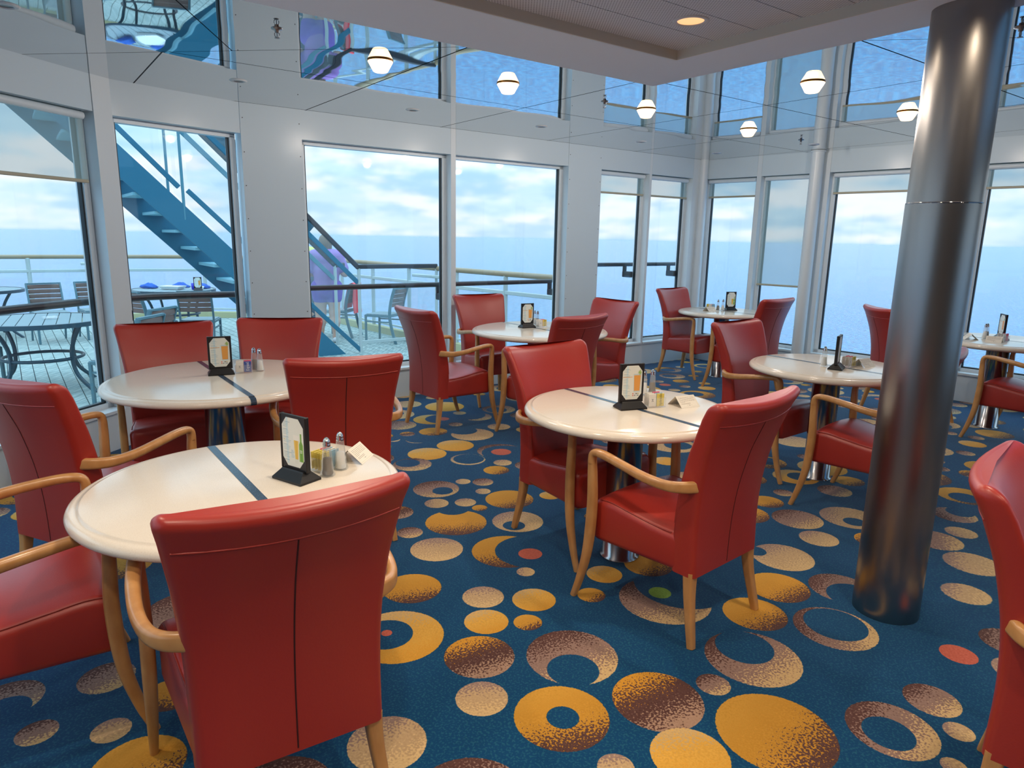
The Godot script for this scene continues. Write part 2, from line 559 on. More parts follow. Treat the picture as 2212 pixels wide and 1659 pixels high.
func make_materials() -> void:
	var fine := noise_image(256, 256, 0.09, 3, 3)
	var soft := noise_image(256, 256, 0.02, 4, 3)
	# red leather
	var m := mat(c8(164, 44, 33), 0.40, 0.0, 0.5)
	m.normal_enabled = true
	m.normal_texture = normal_tex(fine, 1.0)
	m.normal_scale = 0.22
	m.clearcoat_enabled = true
	m.clearcoat = 0.35
	m.clearcoat_roughness = 0.34
	tri_map(m, Vector3.ONE * 5.0)
	M.leather = m
	M.stitch = mat(c8(60, 14, 16), 0.6)
	M.piping = mat(c8(150, 52, 44), 0.42)
	# beech
	m = mat(Color.WHITE, 0.33)
	var gr := noise_image(256, 256, 0.02, 8, 4)
	m.albedo_texture = ramp_tex(gr, c8(184, 130, 74), c8(202, 150, 92), 0.15, 0.85)
	m.clearcoat_enabled = true
	m.clearcoat = 0.4
	m.clearcoat_roughness = 0.2
	tri_map(m, Vector3(4.0, 1.6, 4.0))
	M.wood = m
	# speckled stone table top
	m = mat(Color.WHITE, 0.16)
	m.albedo_texture = ramp_tex(noise_image(512, 512, 0.22, 11, 2), c8(192, 178, 158), c8(226, 217, 202), 0.10, 0.32)
	tri_map(m, Vector3.ONE * 3.2)
	M.top = m
	m = mat(Color.WHITE, 0.2)
	m.albedo_texture = ramp_tex(noise_image(256, 256, 0.2, 12, 2), c8(42, 62, 84), c8(96, 120, 142), 0.62, 0.8)
	tri_map(m, Vector3.ONE * 5.0)
	M.inlay = m
	# metals
	m = mat(c8(158, 154, 150), 0.3, 1.0)
	m.anisotropy_enabled = true
	m.anisotropy = 0.65
	M.steel = m
	M.chrome = mat(c8(205, 205, 208), 0.08, 1.0)
	M.tin = mat(c8(150, 150, 150), 0.3, 1.0)
	m = mat(c8(172, 172, 174), 0.2, 1.0)
	M.pedestal = m
	# mirror panels of the ceiling, a little wavy
	m = mat(c8(206, 212, 216), 0.015, 1.0)
	m.normal_enabled = true
	m.normal_texture = normal_tex(noise_image(512, 512, 0.0075, 21, 1), 6.0)
	m.normal_scale = 0.034
	tri_map(m, Vector3.ONE * 0.55, true)
	M.mirror = m
	M.gap = mat(c8(70, 70, 74), 0.5)
	# room
	M.white = mat(c8(206, 222, 230), 0.45)
	m = mat(c8(200, 218, 228), 0.22, 0.0, 0.32)
	M.laminate = m
	M.frame = mat(c8(212, 224, 230), 0.35)
	M.gasket = mat(c8(26, 40, 48), 0.5)
	M.soffit = mat(c8(232, 242, 252), 0.8)
	M.back = mat(c8(150, 134, 122), 0.7)
	M.cream = mat(c8(222, 212, 192), 0.7)
	m = mat(Color.WHITE, 0.55)
	m.albedo_texture = perforated()
	m.uv1_triplanar = true
	m.uv1_world_triplanar = true
	m.uv1_scale = Vector3.ONE * 6.0
	M.perf = m
	M.ring = mat(c8(205, 205, 205), 0.4)
	m = mat(c8(235, 240, 242), 0.02)
	m.transparency = BaseMaterial3D.TRANSPARENCY_ALPHA
	m.albedo_color.a = 0.02
	M.pane = m
	m = mat(c8(200, 226, 230), 0.03)
	m.transparency = BaseMaterial3D.TRANSPARENCY_ALPHA
	m.albedo_color.a = 0.10
	M.rail_glass = m
	m = mat(c8(150, 180, 182), 0.85)
	m.transparency = BaseMaterial3D.TRANSPARENCY_ALPHA
	m.albedo_color.a = 0.55
	m.backlight_enabled = true
	m.backlight = Color(0.5, 0.54, 0.53)
	M.blind = m
	M.blind_bar = mat(c8(176, 172, 150), 0.5)
	m = mat(c8(255, 226, 186), 0.4)
	m.emission_enabled = true
	m.emission = c8(255, 214, 160)
	m.emission_energy_multiplier = 2.6
	M.lamp = m
	m = mat(c8(255, 190, 110), 0.4)
	m.emission_enabled = true
	m.emission = c8(255, 196, 136)
	m.emission_energy_multiplier = 1.05
	M.glow = m
	M.black = mat(c8(20, 20, 21), 0.42)
	M.black_dull = mat(c8(30, 29, 28), 0.7)
	M.brass = mat(c8(150, 96, 40), 0.3, 1.0)
	# outside
	m = mat(Color.WHITE, 0.75)
	m.albedo_texture = ramp_tex(noise_image(256, 256, 0.02, 31, 4), c8(120, 140, 138), c8(160, 174, 170), 0.2, 0.8)
	tri_map(m, Vector3(5.0, 1.0, 0.6))
	M.teak = m
	M.caulk = mat(c8(28, 52, 66), 0.8)
	M.teal = mat(c8(12, 104, 132), 0.5)
	M.teal_light = mat(c8(72, 132, 150), 0.5)
	M.tread = mat(c8(120, 180, 196), 0.6)
	M.rail_wood = mat(c8(150, 132, 104), 0.5)
	M.dark_rail = mat(c8(38, 44, 52), 0.45)
	M.bumper = mat(c8(22, 34, 44), 0.4)
	M.rail_white = mat(c8(176, 190, 190), 0.4)
	M.curb = mat(c8(176, 174, 134), 0.6)
	M.alu = mat(c8(78, 116, 128), 0.42)
	M.alu_dark = mat(c8(32, 70, 86), 0.42)
	M.slat = mat(c8(112, 92, 86), 0.6)
	M.slat_pale = mat(c8(120, 140, 146), 0.6)
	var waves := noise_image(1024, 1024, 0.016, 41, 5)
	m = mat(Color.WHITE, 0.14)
	m.albedo_texture = ramp_tex(waves, c8(16, 90, 142), c8(52, 142, 186), 0.22, 0.78)  # sky reflection on the ripples, painted in as paler and darker blue
	m.normal_enabled = true
	m.normal_texture = normal_tex(waves, 9.0)
	m.normal_scale = 1.6
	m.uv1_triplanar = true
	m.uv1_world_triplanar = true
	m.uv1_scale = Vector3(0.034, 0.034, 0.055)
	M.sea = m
	M.hull = mat(c8(222, 226, 226), 0.5)
	# table things
	m = mat(c8(240, 246, 246), 0.04)
	m.transparency = BaseMaterial3D.TRANSPARENCY_ALPHA
	m.albedo_color.a = 0.06
	M.clear = m
	m = mat(c8(206, 214, 214), 0.05)
	m.transparency = BaseMaterial3D.TRANSPARENCY_ALPHA
	m.albedo_color.a = 0.22
	M.shaker_glass = m
	M.salt = mat(c8(232, 232, 228), 0.9)
	M.pepper = mat(c8(108, 92, 76), 0.9)
	M.paper_white = mat(c8(228, 224, 214), 0.8)
	M.paper_yellow = mat(c8(220, 200, 96), 0.8)
	M.paper_pink = mat(c8(226, 96, 120), 0.8)
	M.paper_blue = mat(c8(58, 84, 156), 0.7)
	M.paper_sky = mat(c8(150, 186, 206), 0.8)
	M.ink = mat(c8(40, 40, 46), 0.8)
	M.ink_white = mat(c8(236, 236, 236), 0.8)
	M.menu = []
	for k in 2:
		m = mat(Color.WHITE, 0.35)
		m.albedo_texture = menu_print(k)
		M.menu.append(m)
	m = mat(Color.WHITE, 0.7)
	m.albedo_texture = card_print()
	M.card = m
	# people
	M.skin = mat(c8(206, 160, 138), 0.55)
	M.hair = mat(c8(122, 104, 88), 0.6)
	M.hair_dark = mat(c8(60, 46, 38), 0.6)
	M.lilac = mat(c8(152, 116, 182), 0.85)
	M.purple = mat(c8(106, 66, 176), 0.85)
	M.yellow = mat(c8(226, 218, 120), 0.85)
	M.navy = mat(c8(34, 60, 84), 0.85)
	M.shoe = mat(c8(214, 216, 220), 0.7)
	M.towel = mat(c8(224, 76, 84), 0.95)
	M.napkin = mat(c8(40, 92, 176), 0.9)
	M.cobalt = mat(c8(24, 40, 190), 0.25)
	M.china = mat(c8(226, 232, 232), 0.2)
	M.bag = M.clear
	m = mat(Color.WHITE, 0.92, 0.0, 0.2)
	M.floor_near = m
	m = mat(Color.WHITE, 0.92, 0.0, 0.2)
	M.floor_far = m
	var nd := noise_image(512, 512, 0.155, 91, 2)
	var nb := nd.get_data()
	var discs := carpet_discs()
	var pile := normal_tex(noise_image(256, 256, 0.2, 6, 2), 2.0)
	M.floor_near.albedo_texture = ImageTexture.create_from_image(weave(2048, 1706, -1.7, -4.2, 2048.0 / 3.6, discs, nb, 1))
	M.floor_far.albedo_texture = ImageTexture.create_from_image(weave(2048, 2048, -3.6, -9.2, 2048.0 / 9.2, discs, nb, 2))
	for k in [M.floor_near, M.floor_far]:
		k.rim_enabled = true
		k.rim = 0.3


func perforated() -> ImageTexture:
	var im := Image.create(128, 128, false, Image.FORMAT_RGB8)
	for y in 128:
		for x in 128:
			var gx := (x % 8) - 3.5
			var gy := (y % 8) - 3.5
			var hole := gx * gx + gy * gy < 3.6
			im.set_pixel(x, y, Color8(132, 136, 144) if hole else Color8(220, 224, 230))
	return ImageTexture.create_from_image(im)


func fill(im: Image, x: float, y: float, w: float, h: float, c: Color) -> void:
	var s := Vector2(im.get_width(), im.get_height())
	im.fill_rect(Rect2i(int(x * s.x), int(y * s.y), maxi(1, int(w * s.x)), maxi(1, int(h * s.y))), c)


func menu_print(kind: int) -> ImageTexture:      # drinks card: columns of small print beside a tall drink
	var im := Image.create(256, 384, false, Image.FORMAT_RGB8)
	im.fill(c8(228, 232, 222))
	var r := RandomNumberGenerator.new()
	r.seed = 40 + kind
	fill(im, 0.20, 0.0, 0.10, 0.95, c8(206, 226, 228))
	for k in 26:
		var y := 0.10 + k * 0.031
		if k % 5 == 4:
			continue
		fill(im, 0.07, y, r.randf_range(0.16, 0.36), 0.009, c8(160, 196, 206) if k % 5 else c8(120, 160, 180))
	if kind == 0:
		fill(im, 0.03, 0.33, 0.48, 0.018, c8(226, 166, 92))
		for y in range(96, 300):
			for x in range(138, 246):
				var e := (x - 192.0) / 54.0
				var t := (y - 96.0) / 204.0
				if absf(e) < 0.92 - 0.14 * t:
					var ed := absf(e) > 0.80 - 0.14 * t
					if ed or y > 286 or y < 112:
						im.set_pixel(x, y, c8(196, 214, 216))
					else:
						im.set_pixel(x, y, c8(224, 150, 62).lerp(c8(238, 176, 98), r.randf()))
		for k in 160:
			var a := r.randf() * TAU
			var q := Vector2(222 + cos(a) * r.randf() * 26, 80 + sin(a) * r.randf() * 30)
			im.fill_rect(Rect2i(int(clampf(q.x, 0, 250)), int(clampf(q.y, 0, 380)), 5, 3), c8(110, 160, 60).lerp(c8(176, 200, 96), r.randf()))
		for k in 8:
			fill(im, 0.54 + (k % 4) * 0.085, 0.815 + (k / 4) * 0.05, 0.055, 0.033, [c8(226, 96, 70), c8(214, 214, 210), c8(60, 60, 64), c8(176, 160, 90), c8(220, 110, 96), c8(130, 130, 130), c8(190, 196, 196), c8(96, 110, 116)][k])
	else:
		for y in range(130, 352):
			var t := (y - 130.0) / 222.0
			var hw := lerpf(34.0, 20.0, minf(1.0, t * 1.15))
			for x in range(int(166 - hw), int(166 + hw)):
				var c := c8(222, 226, 214)
				if y > 170 and y < 318 and absf(x - 166.0) < hw - 3.0:
					c = c8(226, 178, 62).lerp(c8(238, 206, 110), absf(x - 166.0) / hw)
				elif y <= 170:
					c = c8(236, 236, 226)
				im.set_pixel(x, y, c)
		for y in range(112, 330):
			var hw2 := 9.0 if y < 170 else minf(24.0, 9.0 + (y - 170) * 0.55)
			for x in range(int(222 - hw2), mini(255, int(222 + hw2))):
				im.set_pixel(x, y, c8(96, 150, 56).lerp(c8(150, 196, 84), absf(x - 222.0) / hw2))
		for k in 5:
			fill(im, 0.80 + (k % 2) * 0.03, 0.62 + k * 0.014, 0.10, 0.008, c8(226, 232, 214))
		fill(im, 0.08, 0.46, 0.05, 0.02, c8(232, 206, 110))
		for k in 6:
			fill(im, 0.40, 0.66 + k * 0.028, r.randf_range(0.1, 0.18), 0.008, c8(130, 180, 196))
	return ImageTexture.create_from_image(im)


func card_print() -> ImageTexture:
	var im := Image.create(256, 192, false, Image.FORMAT_RGB8)
	im.fill(c8(234, 228, 214))
	var r := RandomNumberGenerator.new()
	r.seed = 9
	var c := c8(168, 140, 104)
	for e in [[0.05, 0.07, 0.9, 0.008], [0.05, 0.92, 0.9, 0.008], [0.05, 0.07, 0.006, 0.85], [0.945, 0.07, 0.006, 0.85]]:
		fill(im, e[0], e[1], e[2], e[3], c)
	for k in 6:
		var x := 0.09
		while x < (0.9 if k < 5 else 0.3):
			var w := r.randf_range(0.02, 0.07)
			fill(im, x, 0.15 + k * 0.075, minf(w, 0.91 - x), 0.022, c8(126, 104, 86))
			x += w + 0.015
	for k in 2:
		fill(im, 0.10, 0.62 + k * 0.07, 0.5, 0.02, c8(126, 104, 86))
	for k in range(-6, 7):         # the little emblem below the text: a slanted cross between two strokes
		im.fill_rect(Rect2i(128 + k, 154 + k / 2, 3, 2), c8(40, 40, 44))
		im.fill_rect(Rect2i(128 + k / 2, 154 - k, 2, 3), c8(40, 40, 44))
	fill(im, 0.36, 0.805, 0.09, 0.008, c8(70, 64, 58))
	fill(im, 0.57, 0.805, 0.09, 0.008, c8(70, 64, 58))
	return ImageTexture.create_from_image(im)


# ---------------------------------------------------------------- the room
func outward(p: Vector2, q: Vector2) -> Vector2:
	var d := (q - p).normalized()
	var n := Vector2(d.y, -d.x)
	if n.dot((p + q) * 0.5 - Vector2(0.8, -3.0)) < 0.0:
		n = -n
	return n


func slab(p: Vector2, q: Vector2, y0: float, y1: float, o0: float, o1: float) -> Tri:
	var n := outward(p, q)
	var t := Tri.new()
	t.prism(PackedVector2Array([p + n * o0, q + n * o0, q + n * o1, p + n * o1]), y0, y1)
	return t


func window(p: Vector2, q: Vector2, blind_to := -1.0) -> Node3D:
	var n := outward(p, q)
	var w := structure("window_%d" % (used.get("win", 0) + 1))
	used["win"] = used.get("win", 0) + 1
	var d := (q - p).normalized()
	var t := Tri.new()
	var f := 0.045
	for e in [[p, p + d * f, SILL, HEAD], [q - d * f, q, SILL, HEAD], [p, q, SILL, SILL + 0.035], [p, q, HEAD - 0.03, HEAD]]:
		var a: Vector2 = e[0]
		var b: Vector2 = e[1]
		t.prism(PackedVector2Array([a + n * 0.085, b + n * 0.085, b + n * 0.15, a + n * 0.15]), e[2], e[3])
	obj("window_frame", t, M.frame, w)
	t = Tri.new()
	for e in [[p + d * f, p + d * (f + 0.012), SILL + 0.035, HEAD - 0.03], [q - d * (f + 0.012), q - d * f, SILL + 0.035, HEAD - 0.03], [p + d * f, q - d * f, SILL + 0.035, SILL + 0.047]]:
		var a: Vector2 = e[0]
		var b: Vector2 = e[1]
		t.prism(PackedVector2Array([a + n * 0.10, b + n * 0.10, b + n * 0.128, a + n * 0.128]), e[2], e[3])
	obj("gasket", t, M.gasket, w)
	t = Tri.new()
	var a := p + d * f + n * 0.115
	var b := q - d * f + n * 0.115
	t.quad(xz(a, SILL + 0.03), xz(b, SILL + 0.03), xz(b, HEAD - 0.025), xz(a, HEAD - 0.025))
	obj("pane", t, M.pane, w)
	if blind_to > 0.0:
		t = Tri.new()
		a = p + d * 0.03 + n * 0.06
		b = q - d * 0.03 + n * 0.06
		t.quad(xz(a, blind_to), xz(b, blind_to), xz(b, HEAD), xz(a, HEAD))
		var bl := thing("roller_blind", "", "blind")
		obj("fabric", t, M.blind, bl)
		t = Tri.new()
		t.bar(xz(a, blind_to), xz(b, blind_to), 0.014, 0.022, 0.004)
		obj("hem_bar", t, M.blind_bar, bl)
		t = Tri.new()
		t.rod(xz(a, HEAD - 0.03), xz(b, HEAD - 0.03), 0.024, 14)
		obj("roller", t, M.frame, bl)
		last_blind = bl
	return w


var last_blind: Node3D


func pillar(p: Vector2, q: Vector2, parent: Node3D) -> void:
	var n := outward(p, q)
	var d := (q - p).normalized()
	var t := slab(p, q, 0.0, HC, -0.004, 0.15)
	var o := obj("pillar_panel", t, M.laminate, parent)
	t = Tri.new()
	for s in [0.018, p.distance_to(q) - 0.018]:
		for k in 9:
			var c := xz(p + d * s - n * 0.0045, 0.35 + k * 0.25)
			t.rod(c, c - xz(n) * 0.002, 0.004, 8)
	obj("screw_heads", t, M.gap, o)


func header(p: Vector2, q: Vector2, parent: Node3D) -> void:
	var d := (q - p).normalized() * 0.0015
	obj("header_panel", slab(p + d, q - d, HEAD, HC, 0.0, 0.15), M.laminate, parent)


func low(p: Vector2, q: Vector2, parent: Node3D) -> void:
	obj("lower_panel", slab(p, q, 0.0, SILL - 0.02, 0.0, 0.15), M.white, parent)
	obj("sill", slab(p, q, SILL - 0.02, SILL, -0.02, 0.15), M.frame, parent)


func added_side_windows(p: Vector2, q: Vector2, n: int, parent: Node3D) -> void:      # unseen windows added beside and behind the camera for blue fill light
	var d := (q - p) / n
	var e := d.normalized() * 0.06
	for k in n:
		var a := p + d * k
		window(a + e, a + d - e)
		header(a + e, a + d - e, parent)
		low(a + e, a + d - e, parent)
		obj("mullion", slab(a, a + e, 0.0, HC, 0.0, 0.15), M.frame, parent)
		obj("mullion", slab(a + d - e, a + d, 0.0, HC, 0.0, 0.15), M.frame, parent)


func half_plane(p: Vector2, d: Vector2, n: Vector2) -> PackedVector2Array:   # everything on the n side of a line
	return PackedVector2Array([p - d * 40, p + d * 40, p + d * 40 + n * 40, p - d * 40 + n * 40])


func cut(polys: Array, p: Vector2, d: Vector2, gap := 0.0) -> Array:
	var n := Vector2(-d.y, d.x)
	var res := []
	for e in polys:
		for s in [1.0, -1.0]:
			for r in Geometry2D.intersect_polygons(e, half_plane(p + n * s * gap, d, n * s)):
				res.append(r)
	return res


func keep(polys: Array, p: Vector2, d: Vector2, n: Vector2) -> Array:
	var res := []
	for e in polys:
		res.append_array(Geometry2D.intersect_polygons(e, half_plane(p, d, n)))
	return res


func build_room() -> void:
	var right_end := KC + DR * 6.0
	var back_l := Vector2(-3.35, 3.2)
	var back_r := Vector2(7.4, 3.2)
	var right_2 := Vector2(7.4, -2.6)
	# floor: one mesh, the part near the camera with the finer weave
	var fm := ArrayMesh.new()
	var st := SurfaceTool.new()
	var near := Rect2(-1.7, -4.2, 3.6, 2.9988)
	var inside := Geometry2D.offset_polygon(PackedVector2Array([back_l, L7, L6, L5, L4, L3, L2, L1, KC, right_end, right_2, back_r]), 0.05)[0]
	var npoly := PackedVector2Array([near.position, Vector2(near.end.x, near.position.y), near.end, Vector2(near.position.x, near.end.y)])
	for s in 2:
		st.begin(Mesh.PRIMITIVE_TRIANGLES)
		var uvr := Rect2(-1.7, -4.2, 3.6, 3.6 * 1706.0 / 2048.0) if s == 0 else Rect2(-3.6, -9.2, 9.2, 9.2)
		var shapes: Array = Geometry2D.intersect_polygons(inside, npoly)
		if s == 1:      # the rest, in bands so that no piece has a hole
			shapes = []
			for r in [Rect2(-9, -12, 7.3, 20), Rect2(1.9, -12, 9, 20), Rect2(-1.7, -12, 3.6, 7.8), Rect2(-1.7, near.end.y, 3.6, 8)]:
				shapes.append_array(Geometry2D.intersect_polygons(inside, PackedVector2Array([r.position, Vector2(r.end.x, r.position.y), r.end, Vector2(r.position.x, r.end.y)])))
		for e in shapes:
			var idx := Geometry2D.triangulate_polygon(e)
			for k in range(0, idx.size(), 3):
				var q := [e[idx[k]], e[idx[k + 1]], e[idx[k + 2]]]
				if (q[1] - q[0]).cross(q[2] - q[0]) < 0.0:
					q.reverse()
				for p: Vector2 in q:
					st.set_uv((p - uvr.position) / uvr.size)
					st.set_normal(Vector3.UP)
					st.add_vertex(xz(p))
		st.set_material(M.floor_near if s == 0 else M.floor_far)
		st.commit(fm)
	var fl := MeshInstance3D.new()
	fl.name = "floor"
	fl.mesh = fm
	fl.set_meta("kind", "structure")
	add_child(fl)
	var sub := Tri.new()
	sub.prism(PackedVector2Array([back_l, L7, L5, L3, L1, KC, right_end, right_2, back_r]), -0.14, -0.004)
	obj("slab", sub, M.gap, fl)

	# left window wall, from the curved end at the left to the far corner
	var wl := structure("wall_left")
	var a := func(s: float) -> Vector2: return L1 + U1 * s
	var spans := [[0.0, 1.40, -1.0], [1.453, 2.832, -1.0], [3.304, 4.068, 2.00], [4.105, 4.83, 2.00]]
	var blinds := ["pale roller blind a little lowered in the narrow window beside the white pillar", "pale roller blind a little lowered in the narrow window just left of the far corner"]
	var nb := 0
	for e in spans:
		window(a.call(e[0]), a.call(e[1]), e[2])
		if e[2] > 0.0:
			tag(last_blind, blinds[nb], "blind")
			nb += 1
	for e in [[1.40, 1.453], [4.068, 4.105], [4.83, 5.03]]:
		obj("mullion", slab(a.call(e[0]), a.call(e[1]), 0.0, HC, 0.0, 0.15), M.frame, wl)
	pillar(a.call(2.832), a.call(3.304), wl)
	pillar(L2, L1, wl)
	for e in [[0.0, 1.40], [1.453, 2.832], [3.304, 4.068], [4.105, 4.83]]:
		header(a.call(e[0]), a.call(e[1]), wl)
		low(a.call(e[0]), a.call(e[1]), wl)
	window(L3, L2)
	header(L3, L2, wl)
	low(L3, L2, wl)
	obj("mullion", slab(L4, L3, 0.0, HC, -0.006, 0.15), M.frame, wl)
	window(L5, L4, 1.80)
	tag(last_blind, "pale roller blind drawn halfway down the leftmost window with the stair showing through", "blind")
	header(L5, L4, wl)
	low(L5, L4, wl)
	obj("mullion", slab(L6, L5, 0.0, HC, -0.006, 0.15), M.frame, wl)
	window(L7, L6)
	header(L7, L6, wl)
	low(L7, L6, wl)
	added_side_windows(L7, back_l, 3, wl)
	var t := Tri.new()
	t.lathe([Vector2(0.052, 0.0), Vector2(0.052, HC)], 24, xz(KC + Vector2(-0.02, 0.045)))
	obj("corner_post", t, M.frame, wl)

	# right window wall
	var wr := structure("wall_right")
	var b := func(s: float) -> Vector2: return KC + DR * s
	var rs := [[0.02, 0.70, 2.02], [0.755, 1.40, 1.0], [1.54, 2.88, 2.02], [2.95, 4.30, 2.02], [4.37, 5.9, -1.0]]
	blinds = ["pale roller blind a little lowered in the narrow window just right of the far corner", "pale roller blind lowered far down the window beside the round white post", "pale roller blind a little lowered in the wide window between round post and steel column", "pale roller blind a little lowered in the window right of the steel column"]
	nb = 0
	for e in rs:
		window(b.call(e[0]), b.call(e[1]), e[2])
		if e[2] > 0.0:
			tag(last_blind, blinds[nb], "blind")
			nb += 1
		header(b.call(e[0]), b.call(e[1]), wr)
		low(b.call(e[0]), b.call(e[1]), wr)
	for e in [[-0.02, 0.02], [0.70, 0.755], [1.40, 1.54], [2.88, 2.95], [4.30, 4.37], [5.9, 6.0]]:
		obj("mullion", slab(b.call(e[0]), b.call(e[1]), 0.0, HC, 0.0, 0.15), M.frame, wr)
	obj("solid_panel", slab(right_end, right_2, 0.0, HC, 0.0, 0.15), M.white, wr)
	added_side_windows(right_2, back_r, 4, wr)
	var wb := structure("wall_back")
	obj("solid_panel", slab(back_l, back_r, 0.0, HC, 0.0, 0.15), M.back, wb)

	# ceiling: mirror panels by the windows, bulkhead and perforated planks over the room
	var ce := structure("ceiling")
	var room := PackedVector2Array([back_l, L7, L6, L5, L4, L3, L2, L1, KC, right_end, right_2, back_r])
	var so := Vector2(0.73, -3.93)
	var polys := [room]
	var mirrors := []
	for e in Geometry2D.clip_polygons(room, PackedVector2Array([so + (U2 - U1) * 0.06, so - U1 * 30 + U2 * 0.05, so - U1 * 30 + U2 * 30, so + U2 * 30])):
		mirrors.append(e)
	var g0 := Vector2(0.06, -5.53)
	var h0 := Vector2(-1.56, -4.02)
	var hd := Vector2(0.99, 0.125).normalized()
	var north := keep(mirrors, h0, hd, Vector2(0.125, -0.99).normalized())
	var south := keep(mirrors, h0 + Vector2(0, 0.006), hd, Vector2(-0.125, 0.99).normalized())
	for k in range(-3, 6):
		north = cut(north, g0 + U1 * 1.25 * k, U2, 0.0045)
	for k in range(-4, 4):
		north = cut(north, g0 + U2 * 1.25 * k, U1, 0.0045)
	south = cut(south, h0, Vector2(0.11, 0.99).normalized(), 0.003)
	south = cut(south, Vector2(0, -0.6), Vector2(1, 0), 0.003)
	for e in north + south:
		t = Tri.new()
		t.prism(e, HC, HC + 0.012)
		obj("mirror_panel", t, M.mirror, ce)
	t = Tri.new()
	var over := Geometry2D.offset_polygon(room, 0.16)
	t.prism(over[0], HC + 0.013, HC + 0.2)
	obj("roof_slab", t, M.gap, ce)
	var inner := so + Vector2(0.0, 0.55)
	var bulk := PackedVector2Array([so, so - U1 * 12, so - U1 * 12 + U2 * 0.434, inner, inner + U2 * 12, so + U2 * 12])
	for e in Geometry2D.intersect_polygons(bulk, room):
		t = Tri.new()
		t.prism(e, HS, HC)
		obj("bulkhead", t, M.soffit, ce)
	t = Tri.new()
	for e in [[inner, inner - U1 * 3.0], [inner, inner + U2 * 6.5]]:
		t.bar(xz(e[0], HS + 0.022), xz(e[1], HS + 0.022), 0.008, 0.044)
	obj("cove_strip", t, M.cream, ce)
	var tray: Array = Geometry2D.intersect_polygons(PackedVector2Array([inner, inner - U1 * 12, inner - U1 * 12 + U2 * 14, inner + U2 * 14]), room)
	for k in range(1, 14):
		tray = cut(tray, inner + U2 * 0.208 * k, U1, 0.002)
	tray = cut(tray, inner - U1 * 2.4, U2, 0.002)
	for e in tray:
		t = Tri.new()
		t.prism(e, HS + 0.04, HS + 0.06)
		obj("ceiling_plank", t, M.perf, ce)

	# round white post in front of the right windows
	t = Tri.new()
	var pp: Vector2 = b.call(1.43) + Vector2(-0.734, 0.679) * 0.088
	var post := thing("post", "slim round white post standing in front of the right hand windows", "post", xz(pp))
	t.lathe([Vector2(0.066, 0.0), Vector2(0.066, HC - 0.001)], 32)
	obj("shaft", t, M.frame, post)
	t = Tri.new()
	t.lathe([Vector2(0.067, HC - 0.02), Vector2(0.078, HC - 0.018), Vector2(0.078, HC - 0.002), Vector2(0.067, HC - 0.001)], 32, Vector3.ZERO, false)
	obj("collar", t, M.frame, post)

	# brushed steel column
	var co := thing("column", "thick brushed steel column standing on the carpet at the right", "column", Vector3(1.575, 0, -2.6))
	t = Tri.new()
	t.lathe([Vector2(0.124, 0.0), Vector2(0.124, 1.64)], 64)
	obj("lower_sleeve", t, M.steel, co)
	t = Tri.new()
	t.lathe([Vector2(0.1215, 1.6), Vector2(0.1215, HS + 0.05)], 64)
	obj("upper_sleeve", t, M.steel, co)
	t = Tri.new()
	t.lathe([Vector2(0.1216, 1.64), Vector2(0.1232, 1.642), Vector2(0.124, 1.64), Vector2(0.124, 1.636)], 64, Vector3.ZERO, false)
	obj("joint_edge", t, M.chrome, co)


